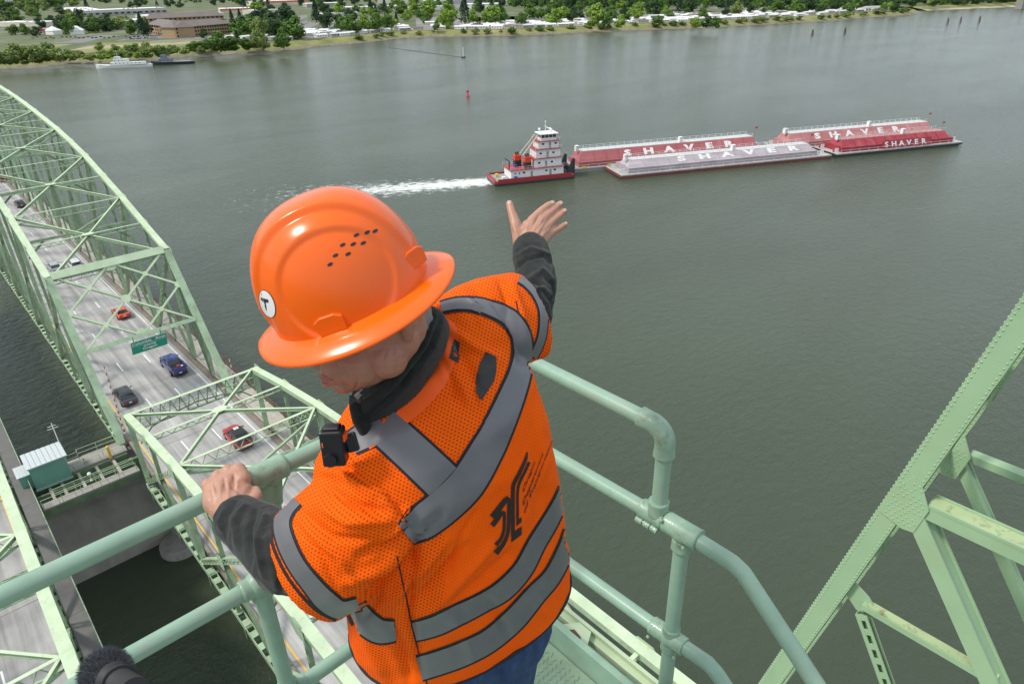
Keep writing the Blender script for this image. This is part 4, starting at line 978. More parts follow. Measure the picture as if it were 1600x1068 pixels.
# tapes
band([(548, 694, 16), (575, 678, 20), (600, 664, 24)], edge=4)
band([(597, 664, 28), (640, 703, 29), (692, 752, 30)], edge=4.5)
band([(690, 481, 7), (712, 476, 8), (737, 476, 9), (770, 484, 11), (797, 499, 13), (812, 520, 13), (816, 547, 14), (812, 580, 16), (799, 617, 19), (776, 671, 22), (757, 707, 25), (728, 754, 27), (690, 791, 27), (655, 818, 25), (634, 834, 17)], off=.0032)
band([(646, 986, 14), (682, 975, 15), (714, 960, 15), (754, 940, 14), (787, 920, 15), (816, 889, 14), (838, 848, 13), (858, 815, 12), (874, 784, 10), (884, 760, 9)], edge=3.5)
band([(655, 1043, 18), (690, 1032, 18), (725, 1019, 18), (764, 999, 17), (802, 967, 17), (836, 928, 15), (862, 899, 13), (882, 860, 12), (893, 826, 10)], edge=3.5)
band([(462, 780, 11), (448, 797, 11), (441, 819, 12), (449, 850, 13), (465, 882, 13), (487, 911, 14), (510, 937, 16), (534, 951, 14), (560, 945, 12)], edge=4)
band([(812, 434, 8), (822, 440, 8), (838, 459, 7), (848, 487, 6), (846, 525, 6), (833, 557, 6)], edge=2.5)
band([(556, 946, 14), (570, 968, 18), (592, 984, 18), (618, 984, 15)], edge=4)
# collar edge and hem binding, side seam, sleeve edge
band([(690, 497, 6), (706, 516, 8), (704, 550, 10), (688, 590, 12), (655, 632, 12), (615, 662, 12), (572, 692, 12)], 'collar_edge', edge=0, mt='trim_orange', off=.0018)
band([(430, 812, 2.5), (424, 838, 2.5), (434, 870, 2.5), (455, 908, 2.5), (490, 948, 2.5), (525, 968, 2.5)], 'sleeve_hem', edge=0, mt='blacktrim', off=.0012)
band([(620, 868, 1.2), (634, 930, 1.2), (644, 980, 1.2), (660, 1040, 1.2), (668, 1070, 1.2)], 'side_seam', edge=0, mt='blacktrim', off=.0008)
band([(806, 470, 1.0), (817, 520, 1.0), (828, 560, 1.0)], 'sleeve_seam', edge=0, mt='blacktrim', off=.0008)
# hem binding: follows the garment's lower edge all round
hr_ = worldring(-1.302, .672, .935, .2725, .1855, n=72); MB().m('blacktrim').tube(hr_+hr_[:2], .0055, 8, cap=False).build('hem_binding', vest)
# patches, tag, print
q = lambda L, x0, y0, s: [(x0+a/s, y0+b/s) for a, b in L]
polydecal(q([(955, 435), (1020, 470), (1018, 560), (1005, 620), (930, 740), (890, 680), (900, 590), (920, 510)], 520, 440, 4), 'patch', 'black_patch')
tg = polydecal(q([(765, 355), (797, 378), (783, 512), (727, 480), (740, 410)], 520, 440, 4), 'patch', 'neck_label')
for k in range(7):
    a0 = (761+k*.5-3*(k % 2), 372+k*15); polydecal(q([(a0[0]-10, a0[1]), (a0[0]+12, a0[1]+6), (a0[0]+11, a0[1]+11), (a0[0]-11, a0[1]+5)], 520, 440, 4), 'tape' if k < 5 else 'trim_orange', 'label_print', off=.0032)
def stroke(pts): band([(600+a/5, 660+b/5, w) for a, b, w in pts], 'printed_emblem', edge=0, mt='print', off=.0016)
stroke([(1115, 225, .6), (1103, 285, 2.5), (1050, 400, 2.9), (1010, 480, 3.0), (1004, 560, 3.0), (1004, 720, 3.0), (1004, 880, 3.0)])
polydecal(q([(992, 870), (992, 930), (1072, 870), (1072, 806), (1018, 842)], 600, 660, 5), 'print', 'printed_emblem', off=.0017, cut=4)
stroke([(1131, 306, 2.2), (1095, 385, 2.2), (1052, 475, 2.2), (1040, 560, 2.0), (1040, 660, 2.0), (1040, 745, 2.0)])
polydecal(q([(1031, 738), (1031, 804), (1071, 772), (1071, 735), (1049, 750)], 600, 660, 5), 'print', 'printed_emblem', off=.0017, cut=4)
stroke([(843, 735, 4.6), (880, 688, 4.6), (925, 628, 4.3), (962, 585, 3.6), (972, 620, 2.8), (973, 700, 2.8), (970, 800, 2.8), (958, 880, 2.9), (925, 950, 3.2), (870, 1015, 4.4)])
stroke([(843, 800, 4.0), (880, 752, 3.8), (915, 705, 3.2), (936, 700, 2.4), (938, 760, 2.3), (934, 830, 2.3), (918, 890, 2.4), (895, 925, 2.8), (870, 952, 3.4)])
def drape_text(txt, a, b, h0, h1, shear, name='printed_lettering'):
    me = text_mesh(txt, 1.0, 0, 'print', align='LEFT', off=.014, res=2); xs = [v.co.x for v in me.vertices]; x0, x1 = min(xs), max(xs)
    dx, dy = b[0]-a[0], b[1]-a[1]; L = sqrt(dx*dx+dy*dy); ux, uy = dx/L, dy/L; V = []
    for v in me.vertices:
        t = (v.co.x-x0)/(x1-x0); t2 = t*(1.25-.25*t); h = h0+(h1-h0)*t
        V.append((a[0]+dx*t2+shear[0]*v.co.y*h, a[1]+dy*t2+shear[1]*v.co.y*h))
    o = drape(bvh_vest, V, [tuple(p.vertices) for p in me.polygons], .0017, 'print', name, vest, smooth=False)
drape_text('Oregon', (816.5, 767), (835, 720), 12, 8.5, (-.1, -1))
drape_text('Department', (817, 786), (848, 707), 12, 8, (-.1, -1))
drape_text('of Transportation', (818.5, 799), (862, 688), 11.5, 7, (-.1, -1))

# fleece sleeves and collar
fb = MB(); chain(fb, [(560, 830, 1.32, 60), (500, 862, 1.35, 62), (452, 868, 1.43, 60), (415, 838, 1.53, 50), (375, 812, 1.62, 40)])
wr = [([(440, 785), (425, 850), (440, 925)], -.008, 6), ([(425, 780), (405, 840), (412, 900)], .008, 6), ([(405, 782), (388, 830), (392, 880)], -.007, 5), ([(388, 780), (368, 815), (372, 860)], .007, 6), ([(372, 778), (352, 808), (352, 840)], -.005, 5), ([(462, 800), (450, 860), (460, 930)], .007, 7), ([(350, 795), (342, 815), (348, 830)], .004, 4)]
sleeveL = organic('fleece_sleeve', fb, .004, 5, ['fleece'], PS, wr, .0016, 30)
fb = MB(); chain(fb, [(790, 510, 1.46, 40), (825, 490, 1.52, 40), (838, 455, 1.58, 33), (836, 425, 1.64, 32), (831, 402, 1.68, 30.5), (829, 391, 1.70, 29)])
wr = [([(802, 424), (822, 404), (850, 398), (872, 420)], -.006, 3.5), ([(803, 402), (830, 388), (862, 398)], .003, 4), ([(820, 440), (848, 422), (872, 445)], .004, 5), ([(802, 452), (826, 438), (846, 444)], -.004, 3.5), ([(846, 425), (866, 446), (868, 490)], -.005, 4), ([(820, 460), (848, 450), (872, 475)], .005, 4), ([(840, 440), (862, 470), (868, 500)], -.004, 4)]
sleeveR = organic('fleece_sleeve', fb, .0035, 5, ['fleece'], PS, wr, .0014, 30)
# flared cuffs: open rims around the wrists
def cuff(c, d, MV, mV, back, parent):
    R = []
    C0 = atD(*c, d)
    for s, e, o_ in ((.93, 0, back), (1.0, 0, back*.5), (1.03, 0, 0), (1.0, 0, -.004), (.9, 0, -.004), (.86, 0, back*.4)):
        R.append(ering(C0+pxv(0, 0, d), MV*s, mV*s, 28))
    return R
cb = MB(); 
for k, (cx_, cy_, d, r, rb) in enumerate(((0, 0, 0, 0, 0),)): pass
colr = MB()
def pring(cx_, cy_, d, Mx, My, mx, my, mz, n=36): return ering(atD(cx_, cy_, d), pxv(Mx, My, d), pxv(mx, my, d)-CFv*mz, n)
colr.rings([pring(628, 583, 1.30, 72, -80, 28, 34, .066), pring(624, 577, 1.275, 72, -83, 28, 31, .068), pring(619, 569, 1.25, 71, -83, 28, 28, .068), pring(612, 557, 1.235, 66, -79, 26, 25, .064), pring(606, 548, 1.24, 60, -72, 26, 24, .062), pring(606, 556, 1.27, 54, -64, 22, 20, .055)])
collar = organic('fleece_collar', colr, .004, 4, ['fleece'], PS, [([(690, 492), (672, 545), (625, 605), (575, 648)], -.006, 4)], .001, 30)
# zip pull and collar points at the throat
b = MB().m('chrome').beam(atD(553, 617, 1.20), atD(566, 606, 1.20), .006, .003); b.beam(atD(556, 621, 1.20), atD(563, 614, 1.2), .004, .008); b.build('zip_pull', PS)
b = MB().m('boot').sphere(atD(562, 628, 1.21), (.006, .006, .013), 10, 8); b.build('leather_tab', PS)
b = MB(); chain(b.m('fleece'), [(556, 636, 1.21, 10), (564, 655, 1.215, 14), (574, 676, 1.225, 12)]); b.build('fleece_placket', PS)

# --- body: head, neck, hands, legs: one continuous mesh
bd = MB()
chain(bd, [(600, 505, 1.20, 72), (585, 520, 1.19, 58)]); bd.sphere(atD(590, 500, 1.19), .080, 16, 12)
# face: profile turned left and down
for (x, y, d, r) in ((536, 597, 1.200, 19), (518, 584, 1.205, 19), (507, 586, 1.205, 9.5), (510, 597, 1.203, 8.5), (530, 575, 1.195, 30), (562, 566, 1.175, 40), (578, 572, 1.18, 30), (604, 556, 1.165, 36), (560, 545, 1.18, 40), (495, 567, 1.20, 10), (486, 565, 1.20, 8), (478, 562, 1.20, 7), (500, 550, 1.19, 16), (520, 552, 1.18, 26)):
    bd.sphere(atD(x, y, d), r*d/F, 12, 8)
chain(bd, [(536, 598, 1.205, 17), (570, 584, 1.195, 22), (606, 562, 1.18, 27), (628, 530, 1.17, 30)])
chain(bd, [(610, 530, 1.23, 56), (632, 585, 1.34, 54), (640, 615, 1.42, 52)])
# ear
e0 = atD(636, 512, 1.13); bd.sphere(e0, (.013, .011, .028), 12, 8); bd.sphere(atD(640, 503, 1.13), .012, 10, 6)
# shoulders, chest, arms inside the clothes, hips, legs, feet
wchain(bd, [(R_(.62, .97, -.78), .08), (R_(.62, .95, -.9), .12), (R_(.65, .94, -1.15), .13), (R_(.66, .94, -1.35), .14)])
wchain(bd, [(R_(.49, .94, -.82), .045), (R_(.76, .95, -.72), .05)])
chain(bd, [(560, 790, 1.28, 42), (455, 868, 1.43, 38), (372, 806, 1.62, 27), (358, 790, 1.66, 26)])
chain(bd, [(770, 520, 1.42, 42), (832, 478, 1.54, 30), (833, 410, 1.67, 21), (830, 380, 1.71, 19)])
# pointing hand: palm
def finger(pts): chain(bd, pts, 12)
HD = 1.72
for pts in ([(812, 378, 1.715, 11), (806, 350, 1.72, 8.8), (799.5, 331, 1.728, 6.6), (796, 318, 1.735, 5.6)],
            [(822, 375, 1.71, 12), (832, 345, 1.735, 9), (846, 329, 1.755, 6.2), (857, 320.5, 1.765, 5.5), (863, 317.5, 1.77, 4.9)],
            [(832, 375, 1.71, 12), (846, 345, 1.74, 8.2), (860, 332, 1.765, 6.4), (870, 323, 1.775, 5.6), (876, 318, 1.78, 5.0)],
            [(838, 378, 1.71, 11), (855, 353, 1.745, 7.6), (868, 342, 1.765, 6.0), (877, 334, 1.775, 5.2), (882, 329.5, 1.78, 4.7)],
            [(840, 382, 1.715, 10), (859, 365, 1.745, 7.0), (871, 358.5, 1.76, 5.4), (879, 353, 1.77, 4.8), (884, 349.5, 1.775, 4.2)],
            [(818, 362, 1.72, 11), (838, 358, 1.728, 10), (850, 362, 1.73, 8)], [(824, 352, 1.73, 9), (838, 350, 1.735, 8.5), (852, 358, 1.74, 7.2)]):
    finger(pts)
# gripping hand over the top rail
G = [(352, 792, 1.66, 25), (348, 770, 1.685, 25), (360, 758, 1.70, 22), (375, 768, 1.69, 18)]
chain(bd, G); chain(bd, [(340, 785, 1.67, 22), (336, 766, 1.69, 19)]); chain(bd, [(345, 760, 1.70, 20), (370, 748, 1.71, 18)]); chain(bd, [(372, 790, 1.66, 20), (380, 768, 1.69, 16)])
RC = lambda X: R_(X, RY, TZ)
def xrail(px_, py_): return atY(px_, py_, RY).x
for (kx, ky, kd, r, xoff) in ((326, 757, 1.71, 11, 0), (341, 744, 1.72, 11.5, .002), (357, 736, 1.725, 12, .004), (373, 734, 1.72, 12, .006)):
    X = xrail(kx+6, 780-(kx-326)*.47); c = RC(X); kn = atD(kx, ky, kd)
    pts = [atD(kx+6, ky+16, kd-.02), kn, c+Vector((0, .040, .018)), c+Vector((.0, .036, -.020)), c+Vector((0, .008, -.038)), c+Vector((0, -.018, -.034))]
    rs = [r*1.75/F*1.1, r*1.72/F, .0102, .0098, .0095, .0085]
    for i in range(len(pts)-1): bd.tube([pts[i], pts[i+1]], [rs[i], rs[i+1]], 12)
    for p_, r3 in zip(pts, rs): bd.sphere(p_, r3, 12, 8)
chain(bd, [(368, 790, 1.66, 16), (384, 786, 1.66, 12.5), (396, 782, 1.665, 11), (401, 774, 1.68, 9.5), (399, 766, 1.70, 8)])
skinfold = [([(800, 347), (806, 362), (812, 378)], .0016, 3), ([(838, 350), (832, 364), (828, 378)], .0016, 2.2), ([(848, 350), (840, 364), (834, 380)], .0014, 2.0), ([(856, 358), (846, 370), (840, 382)], .0012, 2.0), ([(826, 345), (822, 362), (822, 378)], .0010, 2.2), ([(843, 334), (834, 352)], -.0012, 2), ([(852, 340), (842, 358)], -.0012, 2), ([(860, 350), (850, 366)], -.001, 2),
            ([(350, 745), (352, 765)], -.002, 3), ([(365, 738), (366, 758)], -.002, 3), ([(334, 752), (340, 770)], -.002, 3), ([(358, 750), (356, 785)], .0014, 3), ([(343, 758), (345, 790)], .0012, 3), ([(372, 748), (368, 780)], .0012, 3),
            ([(497, 592), (508, 592.5), (523, 594)], -.0028, 1.6), ([(520, 600), (528, 604)], -.002, 3), ([(556, 585), (558, 600), (552, 612)], -.0016, 2), ([(528, 575), (540, 590)], -.0015, 3), ([(604, 545), (597, 570)], -.0009, 2.5), ([(616, 538), (613, 560)], -.0009, 2.5)]
body = organic('body', bd, .0028, 3, ['skin', 'face'], PS, skinfold, .0004, 90)
P = vert_np(body.data); px, py, z = to_px(P)
# facial skin redder than the hands
cen = np.array([sum(P[i][2] for i in f.vertices)/len(f.vertices) for f in body.data.polygons[:1]])
fm = np.zeros(len(body.data.polygons), int); lo = np.empty(len(body.data.polygons)*3); body.data.polygons.foreach_get('center', lo); lo = lo.reshape(-1, 3); fx, fy, fz = to_px(lo); fm[(fx < 700) & (fx > 440) & (fy < 680) & (fz < 1.45)] = 1
body.data.polygons.foreach_set('material_index', fm)
bvh_body = BVHTree.FromPolygons([v.co[:] for v in body.data.vertices], [p.vertices[:] for p in body.data.polygons])
nailm = simple('fingernail', (.62, .40, .33), .3)
for (x, y, a, r) in ((863.5, 316, .6, 2.6), (877, 316.5, .7, 2.8), (883, 328, .6, 2.5), (885, 348.5, .5, 2.2), (796, 315.5, 1.5, 3.0)):
    polydecal([(x+r*1.2*cos(t)*cos(a)-r*.8*sin(t)*sin(a), y-r*1.2*cos(t)*sin(a)-r*.8*sin(t)*cos(a)) for t in [2*pi*k/10 for k in range(10)]], nailm, 'fingernail', bvh_body, body, .0004, 3)
lipm = simple('lip', (.36, .10, .085), .4)
polydecal([(496, 586), (503, 583), (512, 588), (522, 594), (512, 600), (503, 599), (498, 593)], lipm, 'lips', bvh_body, body, .0004, 3)
# eyes sit under the brim
for (x, y, d) in ((500, 540, 1.165), (528, 533, 1.135)):
    b = MB().m('white').sphere(atD(x, y, d), .011, 12, 8); b.m('black').sphere(atD(x-5, y+3, d-.004), .006, 8, 6); b.build('eye', body)
# hair behind the ear and at the nape
hb_ = MB(); hb_.sphere(atD(632, 500, 1.215), .052, 14, 10); chain(hb_, [(640, 492, 1.22, 36), (632, 525, 1.25, 36)])
hair = organic('hair', hb_, .0045, 3, ['hair'], PS, None, .003, 60)
hs = MB().m('hair'); rh = random.Random(9)
for k in range(1400):
    x = rh.uniform(618, 676); y = rh.uniform(470, 545); h_ = BVHTree
    pass
# jeans and boots (trousers are clothing over the body)
jb = MB(); wchain(jb, [(R_(.66, .93, -1.25), .155), (R_(.66, .93, -1.40), .165)]); wchain(jb, [(R_(.60, .91, -1.35), .14), (R_(.74, .89, -1.38), .135)])
wchain(jb, [(R_(.745, .90, -1.42), .115), (R_(.755, .93, -1.78), .085), (R_(.76, .90, -2.12), .065)]); wchain(jb, [(R_(.57, .95, -1.42), .115), (R_(.55, 1.0, -1.78), .085), (R_(.55, .98, -2.12), .065)])
jeans = organic('jeans', jb, .008, 6, ['denim'], PS, [([(760, 1040), (790, 1060), (800, 1068)], .006, 6), ([(740, 1045), (760, 1068)], -.006, 6)], .004, 14)
for x, y in ((.76, .90), (.55, .98)):
    bb = MB(); wchain(bb, [(R_(x, y-.03, -2.14), .05), (R_(x, y+.10, -2.155), .043), (R_(x, y+.17, -2.165), .034)]); wchain(bb, [(R_(x, y, -2.02), .055), (R_(x, y, -2.12), .05)])
    bo = organic('boot', bb, .006, 3, ['boot'], PS); b = MB().m('black').prism([(-.045, -.08), (.045, -.08), (.05, .1), (.03, .2), (-.03, .2), (-.05, .1)], R_(x, y, -2.2), (1, 0, 0), (0, 1, 0), (0, 0, 1), .02); b.build('sole', bo)

# ================================================================= hard hat
HO = atD(557, 462, 1.12)
hl_ = Vector(CX*.921+CU*.39); hn = (Vector(-.39*CX+.921*CU)*sin(radians(61))-CFv*cos(radians(61))).normalized(); hw = hn.cross(hl_).normalized()
if hw.dot(-CFv) < 0: hw = -hw
HAT = tag(bpy.data.objects.new('hard_hat', None), 'glossy orange full brim hard hat with round sticker and vent holes', 'hard hat'); COL.objects.link(HAT)
def hpnt(l, w_, n_): return HO+hl_*l+hw*w_+hn*n_
nA = 200
def shellr(a, phi):
    """dome point: a round the hat (0 = back), phi 0 at brim .. pi/2 at top"""
    al, aw, ah = .133, .117, .172
    e = cos(phi)**.80 if cos(phi) > 1e-6 else 0; f = sin(phi)**.92
    cl = al*cos(a); cw = aw*sin(a); l, w_, n_ = cl*e-.007, cw*e, ah*f
    # raised crown strip running front to back with shoulders, recessed side panels
    s = abs(w_)/.117; up = sin(phi)
    def ss(x, a_, b_): x = min(1, max(0, (x-a_)/(b_-a_))); return x*x*(3-2*x)
    k = 1+.050*(1-ss(s, .35, .43))*ss(up, .04, .3)
    d = ((l+.000)/.090)**2+((n_-.062)/.083)**2
    if abs(w_) > .03: k -= .036*(1-ss(d, .86, 1.02))*ss(s, .40, .55)
    return Vector((l*k if False else l+(k-1)*l, w_*k, n_*k))
hb2 = MB().m('hat'); R = []
nP = 110
for i in range(nP+1):
    ph = pi/2*i/nP*.9995; R.append([hpnt(*shellr(2*pi*k/nA, ph)) for k in range(nA)])
hb2.rings(R, cap=False); hb2.smooth = True; hb2.add(R[-1], [tuple(range(nA))]); shell = hb2.build('hat_shell', HAT)
br = MB().m('hat')
def brim(rl, n_, t=0):
    out_ = []
    for k in range(nA):
        a = 2*pi*k/nA; al, aw = .131, .115; bl, bw = .172, .158
        L0 = al*cos(a)-.007; W0 = aw*sin(a); L1 = bl*cos(a)-.002; W1 = bw*sin(a); front = max(0, -cos(a))
        L1 -= .004*front; l = L0+(L1-L0)*rl; w_ = W0+(W1-W0)*rl; out_.append(hpnt(l, w_, n_-.012*rl*rl*(1+.5*abs(sin(a)))+.006*rl*(1-abs(sin(a)))+t))
    return out_
br.rings([brim(.0-.05, .004), brim(.12, .001), brim(.3, 0), brim(.5, 0), brim(.75, 0), brim(.93, 0), brim(.985, -.0003), brim(1.0, -.002), brim(1.0, -.004), brim(.98, -.0055), brim(.9, -.0045), brim(.5, -.0035), brim(0, -.0035), brim(-.06, 0)], cap=False); br.build('brim', HAT)
bvh_hat = BVHTree.FromPolygons([v.co[:] for v in shell.data.vertices], [p.vertices[:] for p in shell.data.polygons])
for (x, y) in ((648, 635), (685, 573), (735, 500), (830, 432), (905, 413), (960, 404), (773, 563), (808, 495), (878, 487)):
    X_, Y_ = 370+x/4.444, 270+y/4.444; a = .5
    polydecal([(X_+4.9*cos(t)*cos(a)-2.6*sin(t)*sin(a), Y_-4.9*cos(t)*sin(a)-2.6*sin(t)*cos(a)) for t in [2*pi*k/14 for k in range(14)]], 'black', 'vent_hole', bvh_hat, HAT, .0004, 3)
# accessory lugs
for (x, y, sx, ang_) in ((513, 500, 1.0, .35), (644, 397, .9, -1.05)):
    co, nr, ix, ds = hit(bvh_hat, x, y)
    tdir = (hn.cross(nr)).normalized(); up_ = nr.cross(tdir).normalized()
    if up_.dot(hn) < 0: up_ = -up_
    b = MB().m('hat'); poly = [(-.024*sx, .008), (-.022*sx, -.016), (.022*sx, -.016), (.024*sx, .008), (.012*sx, .014), (-.012*sx, .014)]
    base_ = co-nr*.004-up_*.006
    A = [base_+tdir*p[0]+up_*p[1] for p in poly]; B_ = [a_+nr*(.016 if poly[i][1] < 0 else .013)-tdir*poly[i][0]*.12 for i, a_ in enumerate(A)]
    n6 = len(A); b.add(A+B_, [tuple(range(n6-1, -1, -1)), tuple(range(n6, 2*n6))]+[(i, (i+1) % n6, n6+(i+1) % n6, n6+i) for i in range(n6)])
    o = b.build('lug', HAT); bv = o.modifiers.new('bevel', 'BEVEL'); bv.width = .0022; bv.segments = 3
# front sticker
def sticker(cx_, cy_, a, b_, mt, off, name, parent=HAT):
    ang_ = atan2(.94, .34); return polydecal([(cx_+a*cos(t)*cos(ang_)-b_*sin(t)*sin(ang_), cy_+a*cos(t)*sin(ang_)+b_*sin(t)*cos(ang_)) for t in [2*pi*k/32 for k in range(32)]], mt, name, bvh_hat, parent, off, 4)
stk = sticker(418, 474.5, 23, 11.5, 'black', .0006, 'sticker'); sticker(418, 474.5, 22, 10.6, 'white', .0008, 'sticker_face', stk); 
polydecal(q([(168, 862), (225, 880), (222, 900), (204, 898), (214, 958), (204, 945), (190, 896), (172, 882)], 370, 270, 4.444), 'black', 'sticker_mark', bvh_hat, stk, .0011, 3)
polydecal(q([(196, 905), (203, 908), (210, 945), (203, 938)], 370, 270, 4.444), 'black', 'sticker_mark', bvh_hat, stk, .0011, 3)
# radio / camera clipped on the shoulder tape
RD = thing('body_camera', 'black body camera clipped to the left shoulder strap of the vest', 'camera', atD(522, 695, 1.14))
Or = Vector(RD.location); cr = Or; xv = (Vector(CX)*.99+Vector(CU)*.02).normalized(); yv = (Vector(CU)*.93-CFv*.3-Vector(CX)*.05).normalized(); zv = xv.cross(yv)
b = MB().m('blackplastic'); b.beam(cr-yv*.033, cr+yv*.031, .038, .032, zv); o = b.build('case', RD); o.location = -Or; o.modifiers.new('b', 'BEVEL').width = .004; o.modifiers['b'].segments = 3
b = MB().m('blackplastic'); b.beam(cr+yv*.028, cr+yv*.036, .028, .022, zv); o = b.build('case_top', RD); o.location = -Or; o.modifiers.new('b', 'BEVEL').width = .002
b = MB().m('blackplastic').tube([cr-yv*.018+zv*.012-xv*.004, cr-yv*.018+zv*.024-xv*.004], [.0125, .011], 18); o = b.build('lens_button', RD); o.location = -Or
b = MB().m('trim_orange').beam(cr+xv*.0205+yv*.010, cr+xv*.0205+yv*.022, .003, .02, zv); b.build('orange_detail', RD).location = -Or
b = MB().m('trim_orange').beam(cr+zv*.0168-xv*.014+yv*.004, cr+zv*.0168-xv*.014+yv*.012, .002, .001, zv); b.build('orange_detail', RD).location = -Or
b = MB().m('blackplastic').beam(cr+xv*.016-yv*.004-zv*.012, cr+xv*.036-yv*.0-zv*.016, .034, .012, zv); o = b.build('clip', RD); o.location = -Or; o.modifiers.new('b', 'BEVEL').width = .003
# ================================================================= cars on the bridges
carm = {}
def paint(n, c): 
    if n not in M:
        M[n] = mat(n, c, .25, .04, 2, coat=.6)
    return n
def sect(x, pts): return [(x*1, y, z) for y, z in pts]
def make_car(kind, pm, label, loc, rz=0., group='vehicles driving over the bridge', cat='car', name='car', extra=None):
    t = thing(name, label, cat, loc, rz, group)
    if kind == 'sedan': L, Wd, H = 4.8, 1.84, 1.45; prof = [(-2.4, .45, .82), (-2.3, .3, .95), (-1.6, .28, 1.02), (.9, .28, .98), (1.7, .28, .88), (2.3, .32, .72), (2.4, .45, .6)]; cab = [(-1.95, 1.0), (-1.35, 1.36), (-.6, 1.45), (.25, 1.42), (1.15, .97)]
    elif kind == 'coupe': L, Wd, H = 4.3, 1.85, 1.3; prof = [(-2.15, .45, .85), (-2.05, .3, .92), (-1.4, .25, .93), (.8, .25, .86), (1.5, .25, .78), (2.05, .3, .6), (2.15, .42, .52)]; cab = [(-1.75, .93), (-1.0, 1.2), (-.45, 1.27), (.1, 1.23), (1.0, .86)]
    elif kind == 'suv': L, Wd, H = 4.7, 1.9, 1.7; prof = [(-2.35, .45, 1.0), (-2.3, .32, 1.1), (-1.6, .3, 1.1), (.9, .3, 1.05), (1.7, .3, 1.0), (2.25, .35, .85), (2.35, .5, .7)]; cab = [(-2.25, 1.1), (-2.05, 1.6), (-1.2, 1.7), (.2, 1.68), (1.1, 1.06)]
    else: L, Wd, H = 5.8, 2.0, 1.9; prof = [(-2.9, .6, 1.1), (-2.85, .5, 1.2), (-1.0, .45, 1.2), (.9, .45, 1.18), (1.9, .45, 1.12), (2.75, .5, 1.0), (2.9, .6, .8)]; cab = [(-1.15, 1.2), (-.95, 1.75), (-.5, 1.88), (.55, 1.86), (1.3, 1.2)]
    w2 = Wd/2; b = MB().m(pm); R = []
    for i, (y, z0, z1) in enumerate(prof):
        n = (1-(abs(y)/(L/2))**6*.18); ww = w2*n
        if kind == 'pickup': bed = y < -.95
        R.append([(-ww*.92, y, z0), (-ww, y, z0+.12), (-ww, y, z1-.14), (-ww*.9, y, z1), (ww*.9, y, z1), (ww, y, z1-.14), (ww, y, z0+.12), (ww*.92, y, z0)])
    b.rings(R, smooth=False)
    o = b.build('body', t)
    if kind == 'pickup':
        ib = MB().m('black').box((-.78, -2.72, 1.201), (.78, -1.0, 1.21)); ib.m(pm); 
        for x0, x1 in ((-.97, -.80), (.80, .97)): ib.box((x0, -2.8, 1.19), (x1, -1.0, 1.42))
        ib.box((-.80, -2.86, 1.19), (.80, -2.74, 1.42)); ib.build('cargo_bed', t)
        q = MB().m('red').box((-.1, -2.3, 1.211), (.35, -1.9, 1.40)); q.m('white').box((.36, -2.5, 1.211), (.6, -2.2, 1.33)); q.build('bed_cargo', t)
    # greenhouse: glass with painted roof
    g = MB().m('glass'); y0, y1 = cab[0][0], cab[-1][0]; rt = cab[1:4]; wb = w2*.88; wt = w2*.70
    base_l = [(-wb, y0, cab[0][1]-.03), (-wb, y1, cab[-1][1]-.03)]; 
    R = []
    for (y, z) in cab:
        f = min(1, max(0, (z-cab[0][1])/(cab[2][1]-cab[0][1]))); w_ = wb+(wt-wb)*f
        R.append([(-wb, y, min(cab[0][1], cab[-1][1])-.05), (-w_, y, z), (w_, y, z), (wb, y, min(cab[0][1], cab[-1][1])-.05)])
    g.rings(R, smooth=False); g.build('windows', t)
    rf = MB().m(extra or pm); R = [[(-wt-.02, y, z-.015), (-wt+.08, y, z+.02), (wt-.08, y, z+.02), (wt+.02, y, z-.015)] for y, z in rt]; rf.rings(R, smooth=False); rf.build('roof', t)
    for s in (-1, 1):
        MB().m(pm).beam((s*wb*.985, y0+.03, cab[0][1]), (s*(wt+.01), rt[0][0], rt[0][1]), .07, .05).build('window_pillar', t); MB().m(pm).beam((s*wb*.985, y1-.03, cab[-1][1]), (s*(wt+.01), rt[-1][0], rt[-1][1]), .06, .05).build('window_pillar', t); MB().m(pm).beam((s*(wb+.005), (y0+y1)/2, cab[0][1]-.02), (s*(wt+.015), (y0+y1)/2-.05, rt[1][1]-.02), .05, .05).build('window_pillar', t)
    wr_ = .34 if kind != 'pickup' else .40
    for s in (-1, 1):
        for y in (-L*.30, L*.31):
            w_ = MB().m('black').tube([(s*(w2-.20), y, wr_), (s*(w2+.015), y, wr_)], wr_, 18); w_.m('chrome').tube([(s*(w2+.01), y, wr_), (s*(w2+.025), y, wr_)], wr_*.6, 12); w_.build('wheel', t)
        q = MB().m(simple('tail_lamp', (.45, .01, .01), .2)).box((s*w2*.60-.16, -L/2-.015, prof[0][2]-.22), (s*w2*.60+.16, -L/2+.08, prof[0][2]-.03)); q.build('taillight', t)
        q = MB().m(simple('head_lamp', (.8, .8, .78), .15)).box((s*w2*.66-.15, L/2-.14, prof[-1][2]-.06), (s*w2*.66+.15, L/2-.01, prof[-1][2]+.04)); q.build('headlight', t)
        q = MB().m(pm).box((s*(w2+.10)-.09, 1.0 if kind == 'pickup' else .75, cab[-1][1]+.0), (s*(w2+.10)+.09, 1.12 if kind == 'pickup' else .87, cab[-1][1]+.13)); q.build('mirror', t)
    q = MB().m('white').box((-.17, -L/2-.02, .62), (.17, -L/2-.0, .76)); q.build('number_plate', t)
    q = MB().m('black').box((-w2*.85, -L/2+.02, .32), (w2*.85, L/2-.02, .5)); q.build('underbody', t)
    return t
def on_deck(px_, py_, h=.6): p = atZ(px_, py_, DECK+h); return Vector((p.x, p.y, DECK+.01))
make_car('coupe', paint('orange_red_car_paint', (.72, .075, .02)), 'orange-red sports coupe under the portal bracing of the far bridge', on_deck(188.5, 487))
make_car('sedan', paint('charcoal_car_paint', (.02, .022, .024)), 'dark grey sedan in the left lane beside the striped gate arm', on_deck(195, 617))
